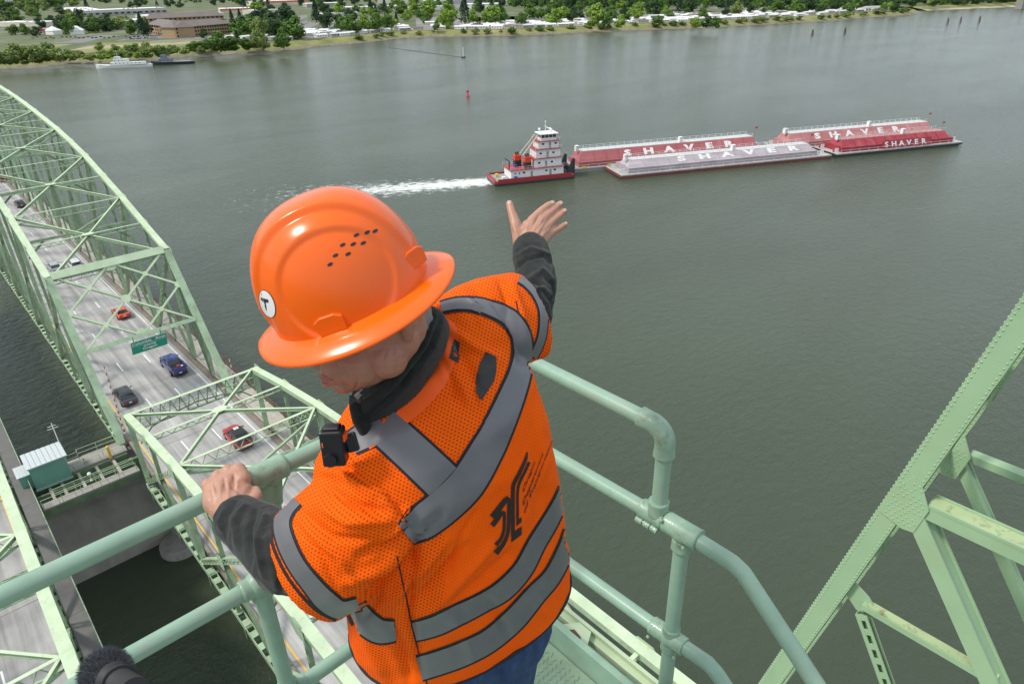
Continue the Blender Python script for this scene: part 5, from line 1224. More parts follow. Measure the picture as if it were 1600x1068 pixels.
make_car('pickup', paint('blue_car_paint', (.02, .04, .20)), 'blue pickup truck with red cargo in its bed, right lane beside the sign', on_deck(270, 568, .8), name='pickup_truck', cat='pickup')
rc = make_car('suv', paint('red_car_paint', (.38, .01, .02)), 'red car with black roof under the near truss braces', on_deck(371, 681, .7), extra='black')
b = MB().m('white').box((-.22, -.2, 1.725), (.05, .25, 1.74)); b.build('roof_marking', rc); b = MB().m('white').box((.12, -.2, 1.725), (.3, .25, 1.74)); b.build('roof_marking', rc)
make_car('sedan', paint('silver_car_paint', (.42, .43, .45)), 'silver sedan in the left lane just behind the first portal beam', on_deck(85, 417))
make_car('suv', paint('white_car_paint', (.7, .7, .7)), 'white car in the middle lane partly behind the portal beam', on_deck(117, 413))
make_car('sedan', paint('dark_green_car_paint', (.03, .04, .035)), 'dark car far along the bridge between the truss braces', on_deck(31, 318))
make_car('suv', paint('maroon_car_paint', (.25, .02, .02)), 'dark red car farthest away at the left edge of the photo', on_deck(5, 279))

# ================================================================= towboat and barges
TA = radians(-24.5); bow = atZ(889, 273.5, 0); u_ = Vector((cos(TA), sin(TA), 0))
st_ = bow-u_*27.5
TB = thing('towboat', 'red and white pushboat with tall stepped wheelhouse pushing the barges', 'towboat', (st_.x, st_.y, 0), TA)
for n, c in (('boat_red', (.34, .035, .04)), ('boat_white', (.80, .80, .78)), ('stack_red', (.72, .07, .03)), ('boat_grey', (.30, .30, .29)), ('hull_dark', (.035, .04, .045)), ('yellow_mark', (.75, .55, .05))): simple(n, c, .5)
def P_(n, b, par=None): return b.build(n, par or TB)
hw2 = 4.9
def plan(z, g=0): return [(0, -hw2+.5-g, z), (1.2, -hw2-g, z), (26.5, -hw2-g, z), (27.5+g, -hw2+.4, z), (27.5+g, hw2-.4, z), (26.5, hw2+g, z), (1.2, hw2+g, z), (0, hw2-.5+g, z)]
b = MB().m('hull_dark').rings([plan(-1), plan(.7)], smooth=False); P_('hull', b)
b = MB().m('boat_red').rings([plan(.7, .12), plan(1.5, .15)], smooth=False, cap=True); P_('rub_rail', b)
b = MB().m('boat_grey').rings([plan(1.5, -.3), plan(1.56, -.3)], smooth=False); P_('deck', b)
for s in (-1, 1):
    P_('bulwark', MB().m('boat_red').box((1, s*(hw2-.05)-.08, 1.5), (26.5, s*(hw2-.05)+.08, 2.15)))
P_('bulwark', MB().m('boat_red').box((.1, -hw2+.6, 1.5), (.3, hw2-.6, 2.3)))
tiers = [(5.8, 24, 3.7, 1.56, 4.3), (14.0, 23.4, 3.3, 4.42, 7.2), (14.6, 23.0, 3.0, 7.32, 10.0), (15.6, 22.6, 2.5, 10.12, 12.4)]
win = MB().m('glass').box((0, -.03, 0), (.8, .03, .55)).mesh('window'); prt = MB().m('glass').tube([(0, -.03, 0), (0, .03, 0)], .25, 10).mesh('porthole'); dr = MB().m('boat_grey').box((0, -.03, 0), (.75, .03, 1.9)).mesh('door')
for i, (x0, x1, w_, z0, z1) in enumerate(tiers):
    h = P_('deckhouse', MB().m('boat_white').box((x0, -w_, z0), (x1, w_, z1)))
    P_('deck_edge', MB().m('boat_red').box((x0-.5, -w_-.55, z1), (x1+.45, w_+.55, z1+.11)))
    for s in (-1, 1):
        if i == 0:
            for xx in (7.2, 8.6): link('porthole', prt, h, (xx, s*(w_+.01), z0+1.7))
            for xx in (9.8, 17.5, 20.5): link('window', win, h, (xx, s*(w_+.01), z0+1.5))
            for xx in (12.5, 19): link('door', dr, h, (xx, s*(w_+.01), z0+.15))
        else:
            for xx in (x0+1.2, x0+5.6): link('window', win, h, (xx, s*(w_+.01), z0+1.2))
            link('door', dr, h, (x0+3.6, s*(w_+.01), z0+.1))
    b = MB().m('boat_white')
    for s in (-1, 1):
        for zz in (.5, 1.0): b.box((x0-.45, s*(w_+.5)-.025, z1+.1+zz), (x1+.4, s*(w_+.5)+.025, z1+.15+zz))
        xx = x0-.4
        while xx < x1+.4: b.box((xx, s*(w_+.5)-.03, z1+.1), (xx+.06, s*(w_+.5)+.03, z1+1.15)); xx += 1.5
    P_('guard_rail', b)
ph = P_('wheelhouse', MB().m('boat_white').box((16.6, -2.2, 12.52), (21.9, 2.2, 13.4)))
P_('wheelhouse_glass', MB().m('glass').box((16.65, -2.15, 13.4), (21.85, 2.15, 14.5)), ph)
b = MB().m('boat_white')
for xx in (16.6, 17.9, 19.2, 20.5, 21.78):
    for s in (-1, 1): b.box((xx, s*2.17-.05, 13.4), (xx+.14, s*2.17+.05, 14.5))
for yy in (-2.1, -1.1, 0, 1.0, 2.0): b.box((21.83, yy-.07, 13.4), (21.93, yy+.07, 14.5)); b.box((16.58, yy-.07, 13.4), (16.68, yy+.07, 14.5))
P_('window_mullions', b, ph)
P_('wheelhouse_roof', MB().m('boat_white').box((16.1, -2.7, 14.5), (22.5, 2.7, 14.72)), ph); P_('roof_edge', MB().m('boat_red').box((22.5, -2.7, 14.45), (22.75, 2.7, 14.75)), ph)
b = MB().m('boat_white').tube([(19, .2, 14.7), (19, .2, 18.2)], .09, 6); b.tube([(19, -1.2, 16.6), (19, 1.6, 16.6)], .05, 5); b.sphere((19, .2, 18.1), .25, 8, 6); P_('mast', b)
for (x, y) in ((20.6, -.9), (20.9, 1.0), (17.4, 1.6)): P_('radar_dome', MB().m('boat_white').tube([(x, y, 14.7), (x, y, 15.4)], .06, 5).sphere((x, y, 15.6), .42, 10, 6))
b = MB().m('boat_white').box((20.0, -.08, 15.8), (20.2, 1.9, 16.0)); P_('radar_scanner', b)
for (x, y) in ((9.6, 1.9), (11.8, -1.9)):
    st = P_('exhaust_stack', MB().m('hull_dark').box((x-.9, y-1.0, 4.42), (x+1.3, y+1.0, 6.3))); P_('stack_band', MB().m('stack_red').box((x-.88, y-.98, 6.3), (x+1.28, y+.98, 7.9)), st); P_('stack_top', MB().m('hull_dark').tube([(x-.2, y-.3, 7.9), (x-.5, y-.3, 8.9)], .28, 8).tube([(x+.7, y+.3, 7.9), (x+.4, y+.3, 8.9)], .28, 8), st)
for y in (-1.4, 1.6): P_('boom', MB().m(simple('cream_spar', (.62, .55, .42))).beam((10.6, y, 8.2), (15.9, y*.8, 14.2), .34, .3))
P_('crane', MB().m('hull_dark').beam((5.8, -1.8, 4.4), (5.8, -1.8, 7.0), .3).beam((5.8, -1.8, 7.0), (4.3, -1.8, 8.0), .22))
for (x, y, m_, s) in ((3.4, -3.2, 'boat_white', .55), (7.2, -4.3, simple('blue_drum', (.03, .1, .4)), .45), (2.4, 1.2, 'yellow_mark', .5), (8.4, -.2, simple('blue_drum', (.03, .1, .4)), .4)): P_('deck_locker', MB().m(m_).box((x-s, y-s, 1.6 if x < 8 else 4.45), (x+s, y+s, 2.5 if x < 8 else 5.3)))
for y in (-3.6, 3.6):
    P_('push_knee', MB().m('hull_dark').prism([(25.6, .6), (27.9, .2), (27.9, 6.4), (27.1, 6.4), (25.6, 2.2)], (0, y-.45, 0), (1, 0, 0), (0, 0, 1), (0, 1, 0), .9))
    P_('winch', MB().m(simple('winch_green', (.05, .09, .07))).tube([(24.9, y*.8-.7, 2.3), (24.9, y*.8+.7, 2.3)], .6, 10))
P_('bow_fender', MB().m('hull_dark').box((26.4, -2.6, 1.5), (27.6, 2.6, 3.6)))

BA = radians(-26.0); bu = Vector((cos(BA), sin(BA), 0)); bv_ = Vector((-sin(BA), cos(BA), 0)); BO = atZ(962, 281, 0)
def barge(label, s0, w0, L, hull_m, side_m, deck_m, top_m, text=None, tsize=3.0, tx=20, dz=0., rails='boat_white', lowtext=None, Wb=12.6, H=5.6, band=True, spread=1.0):
    o = BO+bu*s0+bv_*w0; t = thing('grain_barge', label, 'barge', (o.x, o.y, 0), BA, 'barges lashed in two rows')
    hp_ = [(0, 0, 1.9), (0, Wb, 1.9)]
    b = MB().m(hull_m); pr0 = [(2.5, -1.2), (0, .3), (0, 1.25), (L, 1.25), (L, .6), (L-6 if L > 40 else L-2, -1.2)]
    b.prism(pr0, (0, 0, 0), (1, 0, 0), (0, 0, 1), (0, 1, 0), Wb); b.build('hull', t)
    b = MB().m('deck_pale' if band else hull_m)
    b.box((0, -.12, .95), (L, 0-.001, 1.27)); b.build('rub_rail', t)
    b = MB().m(deck_m).box((0, .02, 1.255), (L, Wb-.02, 1.33)); b.build('deck', t)
    c = MB().m(side_m); x0, x1 = 3.2, L-(5.5 if L > 60 else 4)
    sec = [(1.1, 1.33), (1.1, 3.0), (1.6, 3.1), (4.0, H-.1), (4.3, H), (Wb-4.3, H), (Wb-4.0, H-.1), (Wb-1.6, 3.1), (Wb-1.1, 3.0), (Wb-1.1, 1.33)]
    def S_(x, g=0., zz=0): return [(x, y+(g if y < Wb/2 else -g), z-zz*(z > 3.05)) for y, z in sec]
    c.rings([[(x0, y, min(z, 3.4)) for y, z in sec], [(x0+1.6, y, z) for y, z in sec], [(x1-1.6, y, z) for y, z in sec], [(x1, y, min(z, 3.4)) for y, z in sec]], closed=True, smooth=False); c.build('cargo_cover', t)
    b = MB().m(top_m).box((x0+1.6, 4.3, H+.003), (x1-1.6, Wb-4.3, H+.12)); b.build('roof_walkway', t)
    rb2 = MB().m(rails); yy = 4.2
    for yy in (4.25, Wb-4.3):
        for zz in (.55, 1.1): rb2.box((x0+1.6, yy, H+zz), (x1-1.6, yy+.06, H+zz+.06))
        xx = x0+1.6
        while xx < x1-1.6: rb2.box((xx, yy-.02, H), (xx+.08, yy+.08, H+1.15)); xx += 2.6
    rb2.build('walkway_railing', t)
    # cover seams along the slope
    n = int((x1-x0)/4.6); nm = Vector((0, -(H-3.2), 2.4)).normalized()
    sm_ = MB().m(side_m).beam((0, 1.62, 3.14), (0, 3.98, H-.08), .16, .1, nm, sh=(0, .06)).mesh('cover_rib')
    for k in range(1, n): link('cover_rib', sm_, t, (x0+1.6+(x1-x0-3.2)*k/n, 0, 0))
    b = MB().m(rails).box((x0-1, .25, 2.3), (x1+1, .31, 2.38)); xx = x0-1
    while xx < x1+1: b.box((xx, .24, 1.33), (xx+.08, .32, 2.38)); xx += 4
    b.build('deck_railing', t)
    for (xx, yy, s) in ((1.3, 2.5, .45), (1.3, Wb-2.5, .45), (L-2.6, 3, .45), (L-2.6, Wb-3, .45)):
        b = MB().m(side_m).tube([(xx, yy-.6, 1.85), (xx, yy+.6, 1.85)], .55, 8); b.m(rails).box((xx-.7, yy-.9, 1.33), (xx+.7, yy-.75, 2.9)); b.build('mooring_winch', t)
    for xx in (x0+.0, (x0+x1)/2+4): 
        b = MB().m('boat_white').box((xx, 4.6, H+.1), (xx+.12, 5.9, H+1.9)); b.box((xx+1.1, 4.6, H+.1), (xx+1.22, 5.9, H+1.9)); b.box((xx, 4.6, H+1.75), (xx+1.2, 5.9, H+1.95)); b.build('hatch_frame', t)
    ts = Vector((0, 2.4, H-3.2)).normalized()
    if text:
        fr_ = Matrix((Vector((1, 0, 0)), ts, Vector((1, 0, 0)).cross(ts))).transposed().to_4x4()
        for i, ch in enumerate(text):
            me = text_mesh(ch, tsize, .03, 'worn_white', off=.16); o2 = bpy.data.objects.new('painted_letter', me); COL.objects.link(o2); o2.parent = t
            o2.matrix_local = Matrix.Translation(Vector((tx+i*tsize*1.95*spread, 0, 0))+Vector((0, 1.6, 3.1))+ts*1.72+Vector((1, 0, 0)).cross(ts)*.06) @ fr_ @ Matrix.Diagonal((1.35*spread, 1, 1, 1))
    if lowtext:
        fr_ = Matrix((Vector((1, 0, 0)), Vector((0, .35, .94)), Vector((0, -.94, .35)))).transposed().to_4x4()
        for i, ch in enumerate(lowtext):
            me = text_mesh(ch, 2.5, .03, 'worn_white', off=.09); o2 = bpy.data.objects.new('painted_letter', me); COL.objects.link(o2); o2.parent = t
            o2.matrix_local = Matrix.Translation(Vector((tx+i*3.35, .62, 2.75))) @ fr_ @ Matrix.Diagonal((1.3, 1, 1, 1))
        b = MB().m(side_m).prism([(.35, 1.34), (1.2, 4.1), (1.2, 1.34)], (tx-1.5, 0, 0), (0, 1, 0), (0, 0, 1), (1, 0, 0), 22); b.build('name_board', t)
    for xx in np.arange(4, L-4, 9.5):
        if hull_m == 'boat_grey': MB().m('yellow_mark').box((xx, .1, 1.34), (xx+1.5, .55, 1.8)).build('yellow_kevel', t)
    b = MB().m('red').tube([(L-5.2, Wb/2, H), (L-5.2, Wb/2, H+3.0)], .06, 5); b.box((L-5.2, Wb/2-.03, H+2.4), (L-4.2, Wb/2+.03, H+3.0)); b.build('bow_flag', t)
    return t
M['worn_white'] = mat('worn_white_lettering', (.72, .70, .68), .7, .1, 1, dirt=(.42, .30, .30), dirt_amt=1., dscale=.9)
simple('cover_red', (.34, .095, .10), .6, .15, .4, dirt=(.5, .22, .2), dirt_amt=.8, dscale=.45, stretch=(.25, 1, 1)); simple('cover_rose', (.40, .16, .155), .7, .15, .4, dirt=(.5, .3, .28), dirt_amt=.8, dscale=.45, stretch=(.25, 1, 1))
simple('cover_lavender', (.40, .35, .37), .7, .2, .4, dirt=(.24, .19, .18), dirt_amt=.85, dscale=.5, stretch=(.3, 1, 1)); simple('cover_bright_red', (.30, .026, .04), .5, .12, .5, dirt=(.45, .16, .15), dirt_amt=.5, dscale=.3)
simple('hull_maroon', (.20, .05, .05), .6, .2, .5, dirt=(.1, .07, .06), dirt_amt=.6); simple('deck_pale', (.42, .40, .37), .8, .2, .5, dirt=(.25, .2, .18), dirt_amt=.6); simple('roof_pale', (.55, .55, .53), .7, .12, .5)
barge('nearest barge, lavender grey cover lettered SHAVER, dark red hull', 1.8, 0, 82, 'hull_maroon', 'cover_lavender', 'deck_pale', 'simple_grey' if False else 'roof_pale', 'SHAVER', 3.0, 23.5, H=4.8, spread=1.50)
barge('rear outer barge with rose red cover and yellow deck marks, in front of the towboat', -10.5, 13.2, 80, 'boat_grey', 'cover_red', 'deck_pale', 'roof_pale', 'SHAVER', 3.1, 22, band=False, H=6.0, spread=1.32)
barge('foremost outer barge, dusty rose cover lettered SHAVER with white roof railing', 73, 13.2, 76, 'hull_maroon', 'cover_rose', 'deck_pale', 'roof_pale', 'SHAVER', 3.2, 16.5, H=5.8, spread=1.15)
barge('shorter bright red barge at the head of the near row, SHAVER on its low side', 86, .4, 57, 'hull_dark', 'cover_bright_red', 'deck_pale', 'cover_rose', None, 3, 22, lowtext='SHAVER', H=5.0)

# ================================================================= moored boats, piles, buoys
def small_ship(label, pa, pb, hull, house, top_, beam=6.5, free=1.8, mast=True, kind=0):
    a, b2 = atZ(*pa, 0), atZ(*pb, 0); d = (b2-a); L = d.length; ang = atan2(d.y, d.x)
    t = thing('moored_boat', label, 'boat', (a.x, a.y, 0), ang, 'boats moored along the bank')
    R = []
    for f, w_, z in ((0, .04, free*1.8), (.08, .55, free*1.55), (.25, .95, free*1.2), (.6, 1, free), (.9, .9, free), (1, .7, free*1.1)):
        R.append([(L*f, -beam/2*w_*.8, -.5), (L*f, -beam/2*w_, z), (L*f, beam/2*w_, z), (L*f, beam/2*w_*.8, -.5)])
    MB().m(hull).rings(R, smooth=False).build('hull', t)
    MB().m('boat_grey').box((L*.25, -beam*.42, free*1.2), (L*.92, beam*.42, free*1.2+.08)).build('deck', t)
    for (f0, f1, w_, z0, z1) in top_: 
        h = MB().m(house).box((L*f0, -beam*w_/2, z0), (L*f1, beam*w_/2, z1)).build('cabin', t)
        for s in (-1, 1):
            n = max(1, int(L*(f1-f0)/3))
            for k in range(n): link('window', win, h, (L*f0+.8+k*3, s*(beam*w_/2+.02), z0+(z1-z0)*.45))
    if mast:
        m_ = MB().m(house).tube([(L*.42, 0, 4), (L*.42, 0, 13)], .12, 6); m_.beam((L*.42, -1.6, 9.5), (L*.42, 1.6, 9.5), .1); m_.build('mast', t)
        MB().m(house).beam((L*.02, 0, free*1.8), (L*.04, 0, free*1.8+2), .08).build('jackstaff', t)
    return t
small_ship('long white wooden motor vessel moored at the bank, bow to the left', (151, 107.5), (238, 104), 'boat_white', 'boat_white', [(.28, .9, .62, 2.2, 4.3), (.34, .6, .55, 4.3, 6.6), (.36, .46, .5, 6.6, 8.4)], 7.5, 1.9)
small_ship('dark hulled grey tug moored behind the white vessel', (237, 101.5), (304, 99), 'hull_dark', simple('boat_blue_grey', (.17, .20, .25)), [(.2, .5, .6, 2.2, 4.6), (.25, .38, .5, 4.6, 7.4)], 8, 1.7)
MB_ = MB().m(simple('funnel_grey', (.25, .28, .33))).tube([(0, 0, 4), (0, 0, 8)], 1.1, 10)
for (x, y, h) in ((1269, 54.5, 5.2), (1319.5, 52.5, 5.6), (1480, 37.5, 6.5), (1500, 36, 6.5), (1529.5, 35, 6.8)):
    p = atZ(x, y, 0); t = thing('mooring_dolphin', {1269: 'leftmost weathered pile cluster standing in the far river', 1319.5: 'reddish pile cluster, second from the left in the far river', 1480: 'pile cluster left of the three before the upstream beach', 1500: 'pile cluster in the middle of the three before the upstream beach', 1529.5: 'rightmost pile cluster in the river'}[x], 'piles', p, 0, 'pile clusters in the river')
    for k in range(5): a = 2*pi*k/5; MB().m(simple('pile_wood', (.13, .085, .065), .9)).tube([(1.3*cos(a), 1.3*sin(a), -2), (.5*cos(a), .5*sin(a), h+.4*(k % 2))], .32, 7).build('pile', t)
    MB().m(simple('pile_cap', (.35, .33, .30))).tube([(0, 0, h-.9), (0, 0, h-.5)], .95, 10).build('binding_cable', t)
p = atZ(731, 151, 0); t = thing('channel_buoy', 'small red can buoy in open water above the hard hat', 'buoy', p); MB().m(simple('buoy_red', (.5, .02, .06))).tube([(0, 0, -.4), (0, 0, .5), (0, 0, .9), (0, 0, 2.4)], [1.0, 1.0, .5, .35], 12).build('float', t); MB().m('buoy_red').box((-.5, -.5, 2.4), (.5, .5, 3.4)).build('top_mark', t)
p = atZ(724, 90, 0); q_ = atZ(607, 74.5, 0); t = thing('float_marker', 'white pole on a small float at the end of the boom line', 'marker', p); MB().m('hull_dark').box((-1.4, -1.4, -.3), (1.4, 1.4, .8)).build('float', t); MB().m('boat_white').tube([(0, 0, .8), (0, 0, 8)], .28, 6).build('pole', t)
lb_ = MB().m(simple('boom_logs', (.12, .11, .09)));
for k in range(24): a = q_.lerp(p, k/24); c = q_.lerp(p, (k+.9)/24); lb_.tube([a+Vector((0, 0, .1)), c+Vector((0, 0, .1))], .32, 5)
tag(lb_.build('log_boom'), 'thin dark log boom line reaching from the bank to the white pole', 'log boom')
p = atZ(1592, 14, 0); t = thing('distant_bridge_pier', 'grey concrete bridge pier cut by the upper right corner', 'pier', p); MB().m('concrete').box((-6, -5, -2), (9, 5, 18)).build('pier_shaft', t); MB().m('concrete').box((-8, -7, 18), (12, 7, 21)).build('pier_cap', t)

# ================================================================= trees
def leafmat(n, c): return mat(n, c, .75, .32, .9, spec=.15)
LM = {'green': leafmat('broadleaf_mid_green', (.095, .175, .035)), 'bright': leafmat('broadleaf_bright_green', (.19, .30, .045)), 'dark': leafmat('foliage_dark_green', (.045, .085, .032)), 'conifer': leafmat('conifer_green', (.03, .062, .034)), 'olive': leafmat('scrub_olive_green', (.19, .25, .07))}
M['bark'] = mat('bark', (.12, .09, .06), .9, .3, 3)
def crown_mesh(kind, seed, n, mt, cone=False, leaf=.055):
    r = random.Random(seed); b = MB().m(LM[mt]); lobes = []
    if cone:
        for k in range(n):
            h = r.random()**.8; rad = (.26*(1-h)+.015)*(.75+.35*abs(sin(h*34+r.random())))*r.uniform(.55, 1.05); a = r.uniform(0, 2*pi)
            c = Vector((rad*cos(a), rad*sin(a), .08+h*.92)); s = leaf*r.uniform(.6, 1.3); n1 = Vector((cos(a)*.6+r.uniform(-.5, .5), sin(a)*.6+r.uniform(-.5, .5), r.uniform(.2, 1))).normalized()
            t1 = n1.orthogonal().normalized()*s; t2 = n1.cross(t1)*r.uniform(.5, .9); b.add([c-t1, c-t2*.6, c+t1, c+t2], [(0, 1, 2, 3)])
    else:
        for k in range(r.randint(7, 11)):
            a = r.uniform(0, 2*pi); q2 = r.random()**.6*.30; z = r.uniform(.16, .80); lobes.append((Vector((q2*cos(a), q2*sin(a), z)), r.uniform(.13, .22)*(1.1-abs(z-.55)*.6)))
        lobes.append((Vector((0, 0, .5)), .30)); lobes.append((Vector((0, 0, .26)), .27)); lobes.append((Vector((0, 0, .8)), .17))
        for k in range(n):
            c0, rr_ = lobes[r.randrange(len(lobes))]; d = Vector((r.gauss(0, 1), r.gauss(0, 1), r.gauss(.15, 1))).normalized(); c = c0+d*rr_*r.uniform(.72, 1.04)
            if c.z < .03: continue
            nn_ = (d+Vector((r.uniform(-.6, .6), r.uniform(-.6, .6), r.uniform(-.3, .6)))).normalized(); s = leaf*r.uniform(.5, 1.2)
            t1 = nn_.orthogonal().normalized()*s; t2 = nn_.cross(t1)*r.uniform(.6, 1); b.add([c-t1, c-t2*.7, c+t1, c+t2], [(0, 1, 2, 3)])
    return b.mesh('crown')
def trunk_mesh(cone=False):
    b = MB().m('bark').tube([(0, 0, -.02), (.005, 0, .2), (0, .01, .5 if not cone else .95)], [.026, .019, .008 if not cone else .003], 7)
    if not cone:
        for a in (.3, 2.2, 4.1, 5.3): b.tube([(0, 0, .2), (.12*cos(a), .12*sin(a), .38), (.2*cos(a), .2*sin(a), .55)], [.012, .008, .003], 5)
    return b.mesh('trunk')
TRK, TRKc = trunk_mesh(), trunk_mesh(True)
CR = {k: [crown_mesh(k, s, 1150, k) for s in range(3)] for k in ('green', 'bright', 'dark', 'olive')}; CR['conifer'] = [crown_mesh('c', s, 700, 'conifer', True, .045) for s in range(3)]
rt_ = random.Random(21)
TL_ = {'green': 'mid green broadleaf tree on the far shore', 'bright': 'bright green round tree on the far shore', 'dark': 'dark rounded tree on the far shore', 'olive': 'olive willow scrub on the river bank', 'conifer': 'dark pointed conifer on the far shore'}
cnt = {'n': 0}
def where_(x, kind):
    if kind == 'olive' and x > 450: return 'on the levee, '+('left part' if x < 800 else 'middle part' if x < 1100 else 'right part' if x < 1260 else 'tip')
    return ('near the parking lot at far left' if x < 110 else 'among the warehouses' if x < 260 else 'behind the hotel' if x < 400 else 'left of the trailer park' if x < 520 else 'behind the left trailers' if x < 660 else 'behind the tallest conifer' if x < 800 else 'behind the middle trailers' if x < 960 else 'right of the middle trailers' if x < 1130 else 'behind the right trailers' if x < 1450 else 'on the upstream shore')
def tree(px_, py_, hpx, kind, wide=1., label=None, z=LZ, cut=12):
    wide *= 1.18
    base = atZ(px_, py_, z-.1); q2 = np.array(base)-CAMP; dep = q2@CF
    H = hpx*dep/F/.93; w_ = H*wide*rt_.uniform(.92, 1.08); rz = rt_.uniform(0, 6.28); cnt['n'] += 1
    nm = 'conifer_tree' if kind == 'conifer' else ('willow_shrub' if kind == 'olive' else 'broadleaf_tree'); cat = 'shrub' if kind == 'olive' else 'tree'
    bush = z < 5 and kind != 'olive'
    if bush: nm, cat = 'bank_shrub', 'shrub'
    me = CR[kind][rt_.randrange(3)]; grp = {'green': 'mid green trees on the far shore', 'bright': 'bright green trees on the far shore', 'dark': 'dark trees on the far shore', 'olive': 'scrub along the bank', 'conifer': 'conifers on the far shore'}[kind]
    if hpx >= cut:
        t = thing(nm, label or TL_[kind], cat, base, rz, None if label else grp); t.scale = (w_, w_, H)
        link('crown', me, t); link('trunk', TRKc if kind == 'conifer' else TRK, t)
    else:
        t = link(nm, me, None, base, rz); t.scale = (w_, w_, H); tag(t, label or 'small '+TL_[kind].replace(' on the far shore', '').replace(' on the river bank', '').replace(' tree', ' shrub' if bush else ' tree')+' '+(where_(px_, 'olive') if z < 5 and px_ > 450 else 'on the bank below the '+('parking lot' if px_ < 220 else 'hotel') if z < 5 else where_(px_, kind)), cat, ('bank shrubs, ' if bush else 'small ')+grp)
    return t
big = [(466, 62, 33, 'green', 1.1, 'large round mid green tree at the water left of the white trailers'), (444, 76, 30, 'green', .9, 'leafy tree on the bank just left of the biggest round tree'), (412, 79, 46, 'olive', .55, 'tall greyish green poplar-like tree on the bank left of the trailer park'), (430, 62, 30, 'dark', .9), (404, 62, 28, 'olive', .8), (512, 44, 23, 'dark', 1.1, 'dark round tree above the white trailers nearest the water'), (495, 35, 30, 'conifer', .9), (550, 54, 28, 'green', 1.1), (571, 51, 26, 'bright', 1.05), (590, 51, 27, 'green', 1.1), (606, 47, 23, 'green', 1.0), (535, 50, 22, 'green', 1.0), (580, 24, 24, 'conifer', .9), (602, 24, 22, 'conifer', .9), (620, 40, 18, 'conifer', .9), (646, 24, 19, 'bright', 1.1), (670, 24, 21, 'bright', 1.1), (662, 29, 13, 'bright', 1.), (700, 45, 27, 'bright', 1.1, 'bright round tree left of the tall dark conifer in the trailer park'), (697, 25, 20, 'bright', 1.2), (727, 40, 42, 'conifer', .75, 'tallest dark conifer on the far shore, in the trailer park'), (739, 38, 20, 'bright', .9), (769, 39, 26, 'bright', 1.3), (683, 48, 15, 'green', 1.), (750, 20, 15, 'dark', 1.1), (782, 25, 16, 'conifer', .9),
       (815, 42, 20, 'green', 1.1), (828, 29, 22, 'green', 1.3), (867, 40, 23, 'bright', 1.4), (880, 33, 20, 'bright', 1.1), (896, 33, 21, 'dark', 1.1), (934, 37, 28, 'bright', 1.2, 'broad bright green tree above the levee right of centre'), (955, 26, 16, 'green', 1.2), (975, 27, 17, 'conifer', 1.), (996, 29, 14, 'bright', 1.4), (1017, 22, 19, 'dark', 1.), (1038, 22, 14, 'green', 1.2), (1077, 21, 22, 'dark', 1.1), (1060, 21, 20, 'conifer', 1.), (1150, 24, 20, 'olive', 1.), (1135, 23, 20, 'conifer', 1.), (1180, 17, 16, 'green', 1.3), (1210, 21, 20, 'green', 1.2), (1222, 20, 22, 'dark', 1.1), (1240, 22, 20, 'green', 1.2), (1262, 20, 20, 'dark', 1.2), (1285, 20, 18, 'green', 1.3), (1305, 19, 18, 'dark', 1.2), (1330, 20, 18, 'green', 1.3), (1350, 17, 17, 'dark', 1.2), (1380, 14, 16, 'dark', 1.2), (1400, 13, 14, 'green', 1.3), (1425, 11, 12, 'dark', 1.3),
       (100, 53, 26, 'dark', .9), (110, 55, 24, 'green', .8), (128, 43, 24, 'conifer', .9), (150, 52, 22, 'green', .9), (66, 45, 16, 'dark', 1.), (40, 55, 16, 'green', 1.3), (25, 55, 15, 'green', 1.3), (58, 57, 14, 'dark', 1.3), (225, 57, 32, 'conifer', .8, 'tall dark conifer at the left corner of the brown hotel'), (232, 56, 20, 'dark', 1.), (205, 55, 18, 'green', 1.1), (365, 45, 26, 'conifer', .8), (378, 45, 26, 'conifer', .8), (390, 47, 22, 'green', 1.2), (320, 60, 14, 'dark', 1.), (372, 67, 16, 'conifer', 1.2),
       (345, 81, 29, 'green', 1.5, 'big rounded bush cluster on the bank below the hotel'), (362, 79, 20, 'green', 1.5), (325, 78, 15, 'green', 1.7), (305, 80, 14, 'green', 1.7), (385, 77, 16, 'green', 1.5), (398, 76, 18, 'olive', 1.2), (232, 88, 20, 'olive', 1.4), (215, 86, 16, 'green', 1.5), (200, 86, 14, 'olive', 1.5), (250, 86, 14, 'olive', 1.6), (268, 85, 11, 'olive', 1.6), (180, 84, 13, 'olive', 1.3), (158, 80, 13, 'olive', 1.3), (8, 101, 18, 'olive', 1.4), (28, 99, 28, 'olive', 1.0), (42, 98, 24, 'olive', 1.2), (60, 98, 25, 'olive', 1.1), (78, 96, 27, 'olive', 1.1), (95, 97, 20, 'olive', 1.3), (110, 96, 17, 'olive', 1.4), (-12, 102, 22, 'olive', 1.4)]
for e in big: tree(*e)
# filler trees between the buildings and behind the trailer park
def fill(n, xr, yr, hr, kinds, wide=(1., 1.4), cut=99):
    for _ in range(n):
        y = rt_.uniform(*yr); x = rt_.uniform(*xr); h = rt_.uniform(*hr)*(.55+.45*(y+8)/30); tree(x, y, h, rt_.choice(kinds), rt_.uniform(*wide), cut=cut)
fill(48, (-20, 125), (4, 40), (10, 15), ['dark', 'green', 'olive', 'green', 'dark'], (1.1, 1.6))
fill(34, (110, 420), (2, 13), (9, 14), ['dark', 'conifer', 'green'], (1., 1.5)); fill(14, (135, 235), (42, 50), (8, 13), ['dark', 'green', 'olive'], (1., 1.5)); fill(12, (400, 470), (30, 62), (14, 24), ['dark', 'green', 'dark', 'conifer'], (1., 1.4)); fill(8, (370, 405), (50, 62), (12, 18), ['dark', 'green'], (1.2, 1.6))
fill(10, (90, 180), (36, 52), (9, 14), ['green', 'dark'])
fill(46, (400, 800), (3, 26), (11, 18), ['green', 'dark', 'conifer', 'bright', 'dark'], (.9, 1.3))
